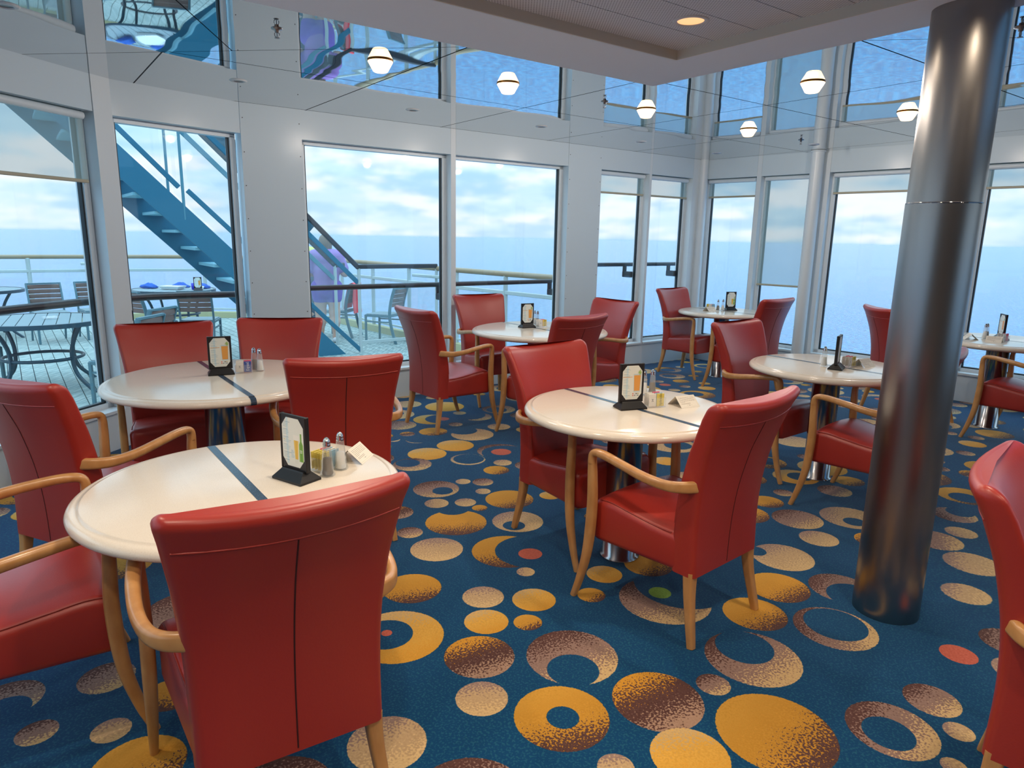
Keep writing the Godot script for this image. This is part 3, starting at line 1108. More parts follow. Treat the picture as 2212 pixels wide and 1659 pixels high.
func ceiling_fittings() -> void:
	# glass bowl lamps fixed to the mirror, each with its lamp
	var names := ["lit glass bowl lamp nearest the left, above the front windows", "lit glass bowl lamp above the middle table, second from the left", "lit glass bowl lamp third from the left on the mirror ceiling", "lit glass bowl lamp nearest the far corner", "lit glass bowl lamp in front of the round white post", "lit glass bowl lamp half hidden by the steel column"]
	var at := [Vector2(-0.78, -4.17), Vector2(-0.06, -4.70), Vector2(0.98, -5.50), Vector2(2.04, -6.35), Vector2(1.82, -4.51), Vector2(2.91, -5.41)]
	var t := Tri.new()
	t.lathe([Vector2(0.0, -0.062), Vector2(0.036, -0.062), Vector2(0.042, -0.058), Vector2(0.0705, -0.008), Vector2(0.0705, -0.003)], 32, Vector3.ZERO, false)
	var bowl := t.mesh()
	t = Tri.new()
	t.lathe([Vector2(0.066, -0.006), Vector2(0.073, -0.006), Vector2(0.073, 0.0), Vector2(0.066, 0.0)], 32)
	var rim := t.mesh()
	for k in 6:
		var l := thing("ceiling_lamp", names[k] + (" of the ceiling" if k < 2 else ""), "lamp", xz(at[k], HC), 0.0, "bowl lamps on the mirror ceiling")
		put("lamp_bowl", bowl, M.lamp, l)
		put("lamp_rim", rim, M.brass, l)
		var o := OmniLight3D.new()
		o.name = "bulb_light"
		o.light_color = c8(255, 240, 226)
		o.light_energy = LAMP
		o.light_size = 0.03
		o.omni_range = 14.0
		o.omni_attenuation = 2.0
		o.shadow_enabled = true
		o.position = Vector3(0, -0.034, 0)
		l.add_child(o)
	# recessed downlights in the perforated planks; the first is the one in the photograph
	t = Tri.new()
	t.lathe([Vector2(0.052, 0.0), Vector2(0.055, -0.004), Vector2(0.068, -0.004), Vector2(0.072, 0.0), Vector2(0.07, 0.006)], 32, Vector3.ZERO, false)
	var ring := t.mesh()
	t = Tri.new()
	t.lathe([Vector2(0.0, -0.0005), Vector2(0.054, -0.0005)], 32, Vector3.ZERO, false)
	var disc := t.mesh()
	var first := Vector2(0.68, -2.94)
	for e in [[0, 0], [1, 0], [2, 0], [0, 1], [1, 1], [2, 1], [0, 2], [1, 2], [2, 2], [0, 3]]:
		var p: Vector2 = first - U1 * 1.32 * e[0] + U2 * 1.30 * e[1]
		var l := thing("downlight", "lit recessed round downlight in the perforated ceiling planks" + ("" if e[0] + e[1] == 0 else " behind the camera"), "light", xz(p, HS + 0.04), 0.0, "" if e[0] + e[1] == 0 else "downlights over the room")
		put("light_ring", ring, M.ring, l)
		put("light_disc", disc, M.glow, l)
		var o := SpotLight3D.new()
		o.name = "down_light"
		o.light_color = c8(255, 234, 208)
		o.light_energy = DOWN
		o.light_size = 0.04
		o.spot_range = 12.0
		o.spot_angle = 83.0
		o.spot_angle_attenuation = 0.8
		o.spot_attenuation = 2.0
		o.shadow_enabled = true
		o.rotation.x = -PI / 2
		o.position = Vector3(0, -0.012, 0)
		l.add_child(o)
	# unlit recessed rings along the window wall
	t = Tri.new()
	t.lathe([Vector2(0.03, -0.002), Vector2(0.033, -0.007), Vector2(0.05, -0.005), Vector2(0.056, 0.0)], 28, Vector3.ZERO, false)
	var ring2 := t.mesh()
	t = Tri.new()
	t.lathe([Vector2(0.0, -0.0015), Vector2(0.031, -0.0015)], 28, Vector3.ZERO, false)
	var eye := t.mesh()
	var spots := [[Vector2(-1.82, -4.76), "small unlit recessed spotlight above the pillar left of the wide windows"], [Vector2(-0.82, -5.70), "small unlit recessed spotlight above the left wide window"], [Vector2(0.22, -6.40), "small unlit recessed spotlight above the right wide window"], [Vector2(1.26, -7.25), "small unlit recessed spotlight above the two narrow windows"], [Vector2(2.25, -8.05), "small unlit recessed spotlight nearest the far corner"], [Vector2(2.99, -7.23), "small unlit recessed spotlight beside the top of the round white post"], [Vector2(-2.28, -3.31), "small unlit recessed spotlight at the upper left edge"]]
	for e in spots:
		var l := thing("recessed_spotlight", e[1], "light", xz(e[0], HC), 0.0, "unlit spotlights along the windows")
		put("spotlight_ring", ring2, M.ring, l)
		put("spotlight_lens", eye, M.tin, l)
	# sprinkler heads
	var sp := [[Vector2(-1.17, -3.59), "metal sprinkler head hanging left of the leftmost bowl lamp"], [Vector2(0.63, -5.23), "metal sprinkler head hanging left of the third bowl lamp"], [Vector2(2.74, -6.93), "metal sprinkler head hanging near the round white post"], [Vector2(2.27, -3.36), "metal sprinkler head at the upper right edge beside the steel column"]]
	var t1 := Tri.new()
	t1.lathe([Vector2(0.028, 0.0), Vector2(0.026, -0.004), Vector2(0.011, -0.006), Vector2(0.011, -0.016), Vector2(0.008, -0.018)], 24, Vector3.ZERO, true)
	var t2 := Tri.new()
	for s in [-1.0, 1.0]:
		t2.tube([Vector3(s * 0.006, -0.016, 0), Vector3(s * 0.012, -0.024, 0), Vector3(s * 0.011, -0.034, 0), Vector3(s * 0.004, -0.041, 0)], 0.0022)
	t2.rod(Vector3(0, -0.016, 0), Vector3(0, -0.04, 0), 0.0025)
	var t3 := Tri.new()
	t3.lathe([Vector2(0.004, -0.040), Vector2(0.013, -0.042), Vector2(0.013, -0.0435), Vector2(0.0, -0.0435)], 20, Vector3.ZERO, false)
	var m1 := t1.mesh()
	var m2 := t2.mesh()
	var m3 := t3.mesh()
	for e in sp:
		var l := thing("sprinkler", e[1], "sprinkler", xz(e[0], HC), 0.6, "sprinklers")
		put("sprinkler_plate", m1, M.tin, l)
		put("sprinkler_arms", m2, M.tin, l)
		put("deflector", m3, M.tin, l)


# ---------------------------------------------------------------- chairs and tables
func rrect(hw: float, ht: float, r: float) -> PackedVector2Array:
	var p := PackedVector2Array()
	var nx := 8
	for k in nx + 1:
		p.append(Vector2(lerpf(-hw + r, hw - r, float(k) / nx), -ht))
	for k in range(1, 4):
		var a := -PI / 2 + PI / 2 * k / 4.0
		p.append(Vector2(hw - r + cos(a) * r, -ht + r + sin(a) * r))
	for k in 3:
		p.append(Vector2(hw, lerpf(-ht + r, ht - r, k / 2.0)))
	for k in range(1, 4):
		var a := PI / 2 * k / 4.0
		p.append(Vector2(hw - r + cos(a) * r, ht - r + sin(a) * r))
	for k in nx + 1:
		p.append(Vector2(lerpf(hw - r, -hw + r, float(k) / nx), ht))
	for k in range(1, 4):
		var a := PI / 2 + PI / 2 * k / 4.0
		p.append(Vector2(-hw + r + cos(a) * r, ht - r + sin(a) * r))
	for k in 3:
		p.append(Vector2(-hw, lerpf(ht - r, -ht + r, k / 2.0)))
	for k in range(1, 4):
		var a := PI + PI / 2 * k / 4.0
		p.append(Vector2(-hw + r + cos(a) * r, -ht + r + sin(a) * r))
	return p


const BY := [0.27, 0.45, 0.60, 0.75, 0.87, 0.945]
const BZ := [-0.245, -0.250, -0.268, -0.305, -0.352, -0.390]
const BT := [0.105, 0.10, 0.092, 0.082, 0.072, 0.068]
const BW := [0.220, 0.222, 0.228, 0.241, 0.259, 0.272]
const BC := [0.0, 0.012, 0.022, 0.032, 0.040, 0.044]


func back_point(x: float, y: float, front: float) -> Vector3:     # x in -1..1 across the backrest, front 0 = rear face, 1 = front face
	var w := lin(BY, BW, y)
	return Vector3(x * w, y + 0.014 * x * x * smoothstep(0.75, 0.945, y), lin(BY, BZ, y) + front * lin(BY, BT, y) + lin(BY, BC, y) * x * x)


func armchair() -> Node3D:
	var o := Node3D.new()
	var t := Tri.new()
	var rows := []
	for k in 20:
		var y := lerpf(0.27, 0.912, k / 19.0)
		rows.append([y, 1.0, 0.0])
	for k in range(1, 7):
		var a := PI / 2 * k / 6.0
		rows.append([0.912, maxf(cos(a), 0.02), 0.034 * sin(a)])
	var loops := []
	for e in rows:
		var y: float = e[0]
		var yy: float = y + e[2]
		var ht := lin(BY, BT, yy) * 0.5
		var w := lin(BY, BW, yy)
		var hw: float = w - ht * 0.8 * (1.0 - e[1])
		var row := PackedVector3Array()
		for p in rrect(hw, ht * e[1], minf(0.022, ht * e[1] * 0.9)):
			var u := p.x / w
			row.append(Vector3(p.x, yy + 0.014 * u * u * smoothstep(0.75, 0.945, yy), lin(BY, BZ, yy) + ht + p.y + lin(BY, BC, yy) * u * u))
		loops.append(row)
	t.rings(loops)
	var bk := obj("backrest", t, M.leather, o)
	t = Tri.new()
	var line := []
	for k in 25:
		line.append(back_point(0.0, lerpf(0.28, 0.862, k / 24.0), 0.0) + Vector3(0, 0, 0.0006))
	t.tube(line, 0.0022, 6)
	obj("seam", t, M.stitch, bk)
	t = Tri.new()
	line = []
	for k in 25:
		line.append(back_point(lerpf(-0.93, 0.93, k / 24.0), 0.864, 0.0) + Vector3(0, 0, 0.0004))
	t.tube(line, 0.0028, 6)
	obj("roll_piping", t, M.leather, bk)
	t = Tri.new()
	for s in [-1.0, 1.0]:
		line = []
		for k in 21:
			line.append(back_point(s * 0.925, lerpf(0.46, 0.90, k / 20.0), 1.0) + Vector3(s * 0.006, 0, -0.0035))
		t = Tri.new()
		t.tube(line, 0.0032, 6)
		obj("piping", t, M.piping, bk)
	# seat with its skirt
	t = Tri.new()
	loops = []
	var zs := []
	for k in 14:
		zs.append([lerpf(-0.17, 0.205, k / 13.0), 0.0])
	for k in range(1, 7):
		zs.append([0.205 + 0.033 * sin(PI / 2 * k / 6.0), 1.0 - cos(PI / 2 * k / 6.0)])
	for e in zs:
		var z: float = e[0]
		var c: float = e[1]
		var hw := lerpf(0.219, 0.252, (z + 0.17) / 0.408) - 0.03 * c
		var top := lin([-0.17, -0.06, 0.08, 0.16, 0.24], [0.415, 0.420, 0.440, 0.452, 0.446], z) - 0.034 * c
		var bot := 0.27 + 0.004 * c
		var row := PackedVector3Array()
		for p in rrect(hw, (top - bot) * 0.5, 0.026):
			var y := (top + bot) * 0.5 + p.y
			if p.y > 0.0:
				y += 0.016 * (1.0 - pow(p.x / hw, 2.0))
			row.append(Vector3(p.x, y, z))
		loops.append(row)
	t.rings(loops)
	var seat := obj("seat", t, M.leather, o)
	t = Tri.new()
	for s in [-1.0, 1.0]:
		line = []
		for k in 15:
			var z := lerpf(-0.13, 0.20, k / 14.0)
			line.append(Vector3(s * (lerpf(0.219, 0.252, (z + 0.17) / 0.408) - 0.012), lin([-0.17, -0.06, 0.08, 0.16, 0.24], [0.415, 0.420, 0.440, 0.452, 0.446], z) - 0.001, z))
		t = Tri.new()
		t.tube(line, 0.0028, 6)
		obj("piping", t, M.piping, seat)
	line = []
	t = Tri.new()
	for k in 15:
		line.append(Vector3(lerpf(-0.235, 0.235, k / 14.0), 0.4385 + 0.012 * (1.0 - pow(lerpf(-1, 1, k / 14.0), 2.0)), 0.222))
	t.tube(line, 0.0028, 6)
	obj("piping", t, M.piping, seat)
	for s in [-1.0, 1.0]:
		t = Tri.new()
		var pts := crom([Vector3(s * 0.197, 0.285, -0.216), Vector3(s * 0.204, 0.18, -0.226), Vector3(s * 0.223, 0.0, -0.262)], 6)
		var sz := []
		for k in pts.size():
			var w := lerpf(0.046, 0.027, float(k) / (pts.size() - 1))
			sz.append(Vector2(w, w))
		t.sweep(pts, sz, Vector3.RIGHT, 0.22)
		obj("leg", t, M.wood, o)
		t = Tri.new()
		pts = crom([Vector3(s * 0.285, 0.0, 0.292), Vector3(s * 0.283, 0.10, 0.258), Vector3(s * 0.280, 0.24, 0.226), Vector3(s * 0.277, 0.42, 0.214), Vector3(s * 0.277, 0.56, 0.219), Vector3(s * 0.279, 0.625, 0.222)], 5)
		sz = []
		for k in pts.size():
			var u := float(k) / (pts.size() - 1)
			var w := lin([0.0, 0.25, 0.5, 0.8, 1.0], [0.026, 0.034, 0.042, 0.038, 0.034], u)
			sz.append(Vector2(w * 0.9, w))
		t.sweep(pts, sz, Vector3.RIGHT, 0.35)
		obj("leg", t, M.wood, o)
		t = Tri.new()
		pts = crom([Vector3(s * 0.279, 0.612, 0.2215), Vector3(s * 0.280, 0.645, 0.218), Vector3(s * 0.282, 0.660, 0.198), Vector3(s * 0.290, 0.661, 0.14), Vector3(s * 0.300, 0.649, 0.04), Vector3(s * 0.301, 0.633, -0.06), Vector3(s * 0.287, 0.624, -0.145), Vector3(s * 0.258, 0.626, -0.202), Vector3(s * 0.205, 0.628, -0.238)], 5)
		sz = []
		for k in pts.size():
			var u := float(k) / (pts.size() - 1)
			sz.append(Vector2(lin([0.0, 0.3, 0.6, 1.0], [0.036, 0.037, 0.033, 0.024], u), lin([0.0, 0.2, 0.6, 1.0], [0.034, 0.030, 0.036, 0.046], u)))
		t.sweep(pts, sz, Vector3.RIGHT if false else Vector3(1, 0, 0.001), 0.42)
		obj("armrest", t, M.wood, o)
	return o


func round_table(r: float, base: float) -> Node3D:
	var o := Node3D.new()
	var t := Tri.new()
	var pr := [Vector2(0.0, 0.7385), Vector2(r - 0.040, 0.7385), Vector2(r - 0.034, 0.7375), Vector2(r - 0.0325, 0.7335), Vector2(r - 0.022, 0.7340), Vector2(r - 0.012, 0.7315), Vector2(r - 0.004, 0.7250), Vector2(r, 0.7165), Vector2(r - 0.001, 0.7085), Vector2(r - 0.006, 0.7020), Vector2(r - 0.016, 0.6985), Vector2(r - 0.030, 0.6975), Vector2(r - 0.05, 0.690), Vector2(0.0, 0.690)]
	t.lathe(pr, 96, Vector3.ZERO, false)
	var top := obj("tabletop", t, M.top, o)
	# the dark strip let into the top, carried over the moulded edge
	t = Tri.new()
	var path := []
	for k in range(11, 0, -1):
		path.append(Vector3(0, pr[k].y, pr[k].x))
	for k in range(1, 12):
		path.append(Vector3(0, pr[k].y, -pr[k].x))
	t.begin()
	for k in path.size() - 1:
		var a: Vector3 = path[k]
		var b: Vector3 = path[k + 1]
		var n := (b - a).cross(Vector3.RIGHT).normalized()
		if n.dot((a + b) * 0.5 - Vector3(0, 0.70, 0)) < 0.0:
			n = -n
		a += n * 0.0009
		b += n * 0.0009
		var h := Vector3(0.0135, 0, 0)
		t.quad(a - h, a + h, b + h, b - h)
	obj("inlay", t, M.inlay, top)
	t = Tri.new()
	t.lathe([Vector2(base + 0.012, 0.0), Vector2(base + 0.012, 0.008), Vector2(base, 0.014), Vector2(base, 0.672), Vector2(base + 0.05, 0.678), Vector2(base + 0.05, 0.6899)], 48)
	obj("pedestal", t, M.pedestal, o)
	return o


# ---------------------------------------------------------------- things on the tables
func octagon(w: float, h: float, c: float) -> PackedVector2Array:
	return PackedVector2Array([Vector2(-w + c, -h), Vector2(w - c, -h), Vector2(w, -h + c * 1.25), Vector2(w, h - c * 1.25), Vector2(w - c, h), Vector2(-w + c, h), Vector2(-w, h - c * 1.25), Vector2(-w, -h + c * 1.25)])


func menu_stand(kind: int) -> Node3D:
	var o := Node3D.new()
	var t := Tri.new()
	t.begin()
	var pts := []
	for e in [[0.0, 0.066, 0.041], [0.007, 0.066, 0.041], [0.030, 0.050, 0.017], [0.034, 0.048, 0.014]]:
		var row := PackedVector3Array()
		for q in [Vector2(-1, -1), Vector2(1, -1), Vector2(1, 1), Vector2(-1, 1)]:
			row.append(Vector3(q.x * e[1], e[0], q.y * e[2]))
		pts.append(row)
	t.rings(pts, true, -1)
	obj("base", t, M.black, o)
	t = Tri.new()
	t.box(Vector3(0, 0.118, 0), Vector3(0.118, 0.176, 0.013), 0.002)
	for s in [-1.0, 1.0]:
		t.box(Vector3(s * 0.056, 0.118, 0), Vector3(0.007, 0.177, 0.017), 0.002)
	obj("frame", t, M.black, o)
	var poly := octagon(0.049, 0.078, 0.021)
	for s in [1.0, -1.0]:
		t = Tri.new()
		var c := Vector3(0, 0.120, s * 0.0073)
		for k in 8:
			var a := poly[k]
			var b := poly[(k + 1) % 8]
			var f := func(p: Vector2) -> Vector3: return c + Vector3(p.x * s, p.y, 0)
			var u := func(p: Vector2) -> Vector2: return Vector2(0.5 + p.x / 0.1, 0.5 - p.y / 0.158)
			t.tri(c, f.call(a), f.call(b), Vector2(0.5, 0.5), u.call(a), u.call(b))
		obj("menu_card", t, M.menu[kind], o)
	return o


func shaker(fill_mat: Material) -> Node3D:
	var o := Node3D.new()
	var t := Tri.new()
	t.lathe([Vector2(0.0, 0.0), Vector2(0.0235, 0.0), Vector2(0.0240, 0.005), Vector2(0.0195, 0.020), Vector2(0.0130, 0.094), Vector2(0.0115, 0.099)], 8, Vector3.ZERO, false, -1)
	obj("glass_body", t, M.shaker_glass, o)
	t = Tri.new()
	t.lathe([Vector2(0.0165, 0.005), Vector2(0.0180, 0.010), Vector2(0.0158, 0.022), Vector2(0.0130, 0.058), Vector2(0.0, 0.060)], 16)
	obj("contents", t, fill_mat, o)
	t = Tri.new()
	t.lathe([Vector2(0.0118, 0.097), Vector2(0.0122, 0.104), Vector2(0.0112, 0.106), Vector2(0.0116, 0.109), Vector2(0.0105, 0.116), Vector2(0.0070, 0.122), Vector2(0.0032, 0.1255), Vector2(0.0, 0.1265)], 20)
	obj("cap", t, M.chrome, o)
	return o


func caddy_box() -> Node3D:
	var o := Node3D.new()
	var t := Tri.new()
	t.box(Vector3(0, 0.0025, 0), Vector3(0.088, 0.005, 0.060), 0.001)
	for s in [-1.0, 1.0]:
		t.box(Vector3(s * 0.043, 0.024, 0), Vector3(0.002, 0.044, 0.060))
		t.box(Vector3(0, 0.024, s * 0.029), Vector3(0.086, 0.044, 0.002))
	obj("clear_box", t, M.clear, o)
	t = Tri.new()
	for sx in [-1.0, 1.0]:
		for sz in [-1.0, 1.0]:
			t.rod(Vector3(sx * 0.044, 0, sz * 0.030), Vector3(sx * 0.044, 0.046, sz * 0.030), 0.0012, 6)
	obj("corner_rods", t, M.clear, o)
	return o


func lettering(text: String, size: float, m: Material, parent: Node, xf: Transform3D) -> void:
	var tm := TextMesh.new()
	tm.text = text
	var f := SystemFont.new()
	f.font_names = PackedStringArray(["Droid Serif"])
	f.font_italic = true
	tm.font = f
	tm.font_size = 32
	tm.pixel_size = size / 32.0
	tm.depth = 0.0002
	put("lettering", tm, m, parent, xf)


func set_table(what: String, at: Vector2, top: float, items: Array) -> void:
	for e in items:
		var kind: String = e[0]
		var p := Vector3(e[1], top, e[2])
		var turn := deg_to_rad(e[3])
		match kind:
			"menu":
				place(menus[e[4]], "menu_stand", e[5], "menu", p, turn, "drinks menu stands")
			"salt":
				place(shakers[0], "salt_shaker", "glass salt shaker with chrome cap on " + what, "shaker", p, turn, "salt and pepper shakers")
			"pepper":
				place(shakers[1], "pepper_shaker", "glass pepper shaker with chrome cap on " + what, "shaker", p, turn, "salt and pepper shakers")
			"card":
				place(card, "tent_card", "small folded white text card standing on " + what + (e[4] if e.size() > 4 else ""), "card", p, turn, "folded text cards")
			"caddy":
				place(caddy, "sugar_caddy", "clear box of sugar packets on " + what, "caddy", p, turn, "sugar caddies")
				var cols: Array = e[4]
				var r := RandomNumberGenerator.new()
				r.seed = int(e[1] * 1000.0) + 7
				var half := (cols.size() + 1) / 2
				for k in cols.size():
					var col: String = cols[k]
					var row := k % half      # 0 is the front of its column
					var q := Basis(Vector3.UP, turn) * Vector3(-0.0205 if k < half else 0.0205, 0.0055, lerpf(0.020, -0.022, float(row) / maxi(1, half - 1)))
					var pk := thing("sugar_packet", col + " paper sugar packet standing in the clear box on " + what, "packet", p + q, turn + r.randf_range(-0.05, 0.05), "sugar packets in the box on " + what)
					pk.rotation.x = r.randf_range(-0.05, 0.02)
					put("paper_sleeve", packet, {"white": M.paper_white, "yellow": M.paper_yellow, "pink": M.paper_pink, "blue": M.paper_blue, "pale blue": M.paper_sky}[col], pk)
					if row == 0:
						var xf := Transform3D(Basis.IDENTITY, Vector3(0, 0.03, 0.0022))
						var on_edge := Transform3D(Basis(Vector3.BACK, PI / 2), Vector3.ZERO)
						if col == "yellow":
							lettering("Splenda", 0.015, M.ink, pk, xf * on_edge)
						elif col == "blue":
							lettering("Equal", 0.018, M.ink_white, pk, xf * on_edge)
						elif col == "white":
							lettering("x", 0.02, M.ink, pk, xf)


var menus := []
var shakers := []
var card: Node3D
var caddy: Node3D
var packet: Mesh


func table_props() -> void:
	menus = [menu_stand(0), menu_stand(1)]
	shakers = [shaker(M.salt), shaker(M.pepper)]
	caddy = caddy_box()
	card = Node3D.new()
	for s in [1.0, -1.0]:
		var t := Tri.new()
		var a := Vector3(-0.054, 0.0, s * 0.050)
		var b := Vector3(0.054, 0.0, s * 0.050)
		var up := Vector3(0, 0.046, -s * 0.050)
		if s < 0.0:
			var q := a; a = b; b = q
		t.quad(a, b, b + up, a + up)
		var n := (b - a).cross(up).normalized() * 0.0006
		t.quad(b - n, a - n, a + up - n, b + up - n)
		obj("card_face", t, M.card, card)
	var t := Tri.new()
	t.box(Vector3(0, 0.029, 0), Vector3(0.038, 0.058, 0.0042), 0.0013)
	packet = t.mesh()


func furnish() -> void:
	var small := round_table(0.475, 0.082)
	var large := round_table(0.575, 0.10)
	var strip := atan2(U2.x, U2.y)
	var tabs := [
		["front", small, Vector2(-0.818, -1.996), "round pale stone table nearest the camera at the lower left"],
		["window", large, Vector2(-1.546, -3.563), "large round pale stone table by the left window behind the nearest table"],
		["middle", small, Vector2(0.534, -3.065), "round pale stone table in the middle of the room"],
		["wide", large, Vector2(0.227, -5.77), "large round pale stone table in front of the wide windows"],
		["right", small, Vector2(1.997, -4.248), "round pale stone table directly left of the steel column"],
		["corner", small, Vector2(2.318, -7.588), "round pale stone table in the far corner"],
		["far right", small, Vector2(4.02, -5.60), "round pale stone table right of the steel column"],
	]
	for e in tabs:
		place(e[1], "round_table", e[3], "table", xz(e[2]), strip, "round dining tables")
	small.free()
	large.free()
	var proto := armchair()
	var chairs := [
		[-0.630, -1.630, 212.4, "red leather armchair nearest the camera with its back to it at the lower left"],
		[0.685, -2.636, 220.7, "red leather armchair in front of the middle table, turned away and seen from behind"],
		[-0.511, -5.387, 129.7, "red leather armchair left of the large table by the wide windows, seen from its side"],
		[0.361, -3.283, 37.5, "red leather armchair behind the left side of the middle table, facing the camera"],
		[0.289, -5.147, 221.3, "red leather armchair seen from behind at the table by the wide windows"],
		[-0.184, -6.319, 30.2, "red leather armchair right under the wide windows at the left, facing the room"],
		[0.691, -6.068, 308.4, "red leather armchair under the pillar between wide and narrow windows, facing left"],
		[2.031, -7.732, 40.0, "red leather armchair left of the far corner table, facing right"],
		[2.399, -6.958, 218.4, "red leather armchair right of the far corner table, seen from behind"],
		[1.746, -4.492, 38.3, "red leather armchair at the left of the table beside the steel column, facing the camera"],
		[2.041, -3.729, 222.5, "red leather armchair half hidden behind the steel column"],
		[3.982, -5.175, 215.0, "red leather armchair cut by the right edge in front of the table there"],
		[1.492, -1.453, 48.7, "red leather armchair cut by the lower right edge, facing right"],
		[-1.728, -2.745, 157.0, "red leather armchair at the left edge, turned to the table by the left window"],
		[-1.932, -3.810, 31.2, "red leather armchair under the left windows behind the table, the left one of two"],
		[-1.455, -4.104, 10.1, "red leather armchair under the pillar behind the left window table, the right one of two"],
		[-0.880, -3.330, 203.0, "red leather armchair seen from behind at the right of the left window table"],
		[-1.475, -1.872, 127.0, "red leather armchair cut by the left edge, its seat pushed under the nearest table"],
		[3.522, -5.997, 86.0, "red leather armchair almost hidden behind the steel column, only its backrest corner showing"],
	]
	for e in chairs:
		place(proto, "armchair", e[3], "chair", Vector3(e[0], 0, e[1]), deg_to_rad(e[2]), "red leather armchairs")
	proto.free()
	table_props()
	var y := 0.739
	set_table("the nearest table", Vector2.ZERO, y, [
		["menu", -0.670, -2.030, -33.0, 1, "black drinks menu stand showing a glass of beer on the nearest table"],
		["pepper", -0.582, -2.066, 10.0], ["salt", -0.556, -2.130, 20.0],
		["caddy", -0.606, -2.132, 58.0, ["yellow", "yellow", "yellow", "yellow", "pale blue", "white", "pale blue", "pink"]],
		["card", -0.537, -2.237, 81.0]])
	set_table("the table by the left window", Vector2.ZERO, y, [
		["menu", -1.578, -3.628, 26.0, 0, "black drinks menu stand showing an orange drink on the table by the left window"],
		["salt", -1.405, -3.735, 10.0], ["pepper", -1.448, -3.765, 30.0],
		["caddy", -1.478, -3.690, 20.0, ["white", "white", "white", "blue", "pink", "pink"]]])
	set_table("the middle table", Vector2.ZERO, y, [
		["menu", 0.541, -3.030, 18.0, 0, "black drinks menu stand showing an orange drink on the middle table"],
		["pepper", 0.700, -3.330, 10.0], ["salt", 0.655, -3.316, 40.0],
		["caddy", 0.658, -3.070, 18.0, ["white", "white", "white", "yellow", "pale blue", "pink"]],
		["card", 0.805, -3.105, 27.0]])
	set_table("the table by the wide windows", Vector2.ZERO, y, [
		["menu", 0.120, -5.840, 28.0, 0, "black drinks menu stand on the table by the wide windows"],
		["pepper", 0.215, -6.010, 10.0], ["salt", 0.190, -6.050, 10.0],
		["caddy", 0.245, -5.900, 30.0, ["white", "white", "white", "yellow", "pink", "pink"]]])
	set_table("the table beside the steel column", Vector2.ZERO, y, [
		["menu", 1.990, -4.130, 57.0, 1, "black drinks menu stand seen edge on, on the table beside the steel column"],
		["caddy", 2.105, -4.215, 34.0, ["white", "white", "white", "yellow", "pink", "pink"]],
		["card", 2.215, -4.250, 30.0],
		["salt", 1.945, -4.205, 10.0]])
	set_table("the far corner table", Vector2.ZERO, y, [
		["menu", 2.425, -7.655, 12.0, 1, "black drinks menu stand with a pale card on the far corner table"],
		["card", 2.165, -7.540, 25.0], ["pepper", 2.262, -7.570, 10.0], ["salt", 2.325, -7.600, 10.0],
		["caddy", 2.215, -7.690, 20.0, ["white", "yellow", "yellow", "pale blue", "pink"]]])
	set_table("the table at the right edge", Vector2.ZERO, y, [
		["menu", 4.050, -5.640, 75.0, 0, "black drinks menu stand seen at a slant on the table at the right edge"],
		["card", 3.770, -5.600, 70.0, ", the left one"], ["card", 3.868, -5.455, 140.0, " beside the shakers"],
		["salt", 3.915, -5.640, 10.0], ["pepper", 3.945, -5.665, 10.0],
		["caddy", 3.975, -5.510, 30.0, ["white", "white", "white", "pink", "pink"]]])
	for n in menus + shakers + [caddy, card]:
		n.free()
	# clear plastic bag tied over the arm of the chair at the left window
	var t := Tri.new()
	var rows := []
	var r := RandomNumberGenerator.new()
	r.seed = 3
	for j in 7:
		var row := PackedVector3Array()
		for i in 14:
			var q := TAU * i / 14.0
			var rad := 0.034 * sin(PI * (j + 0.6) / 7.4) * r.randf_range(0.75, 1.2)
			row.append(Vector3(cos(q) * rad, j * 0.013, sin(q) * rad))
		rows.append(row)
	t.rings(rows, true, -1)
	var bag := obj("plastic_wrap", t, M.clear, self, Transform3D(Basis.IDENTITY, Vector3(-2.055, 0.645, -3.47)))
	tag(bag, "crumpled clear plastic wrap on the armrest of the chair under the left windows", "wrap")


# ---------------------------------------------------------------- the deck outside
func stair_point(s: float, y: float, off := 0.0) -> Vector3:
	var p := Vector2(-2.151, -9.598) + U1 * s - U2 * off
	return Vector3(p.x, y, p.y)


func plate(a: Vector3, b: Vector3, c: Vector3, d: Vector3, n: Vector3) -> Tri:
	var t := Tri.new()
	t.rings([PackedVector3Array([a, b, c, d]), PackedVector3Array([a + n, b + n, c + n, d + n])], true, -1)
	return t


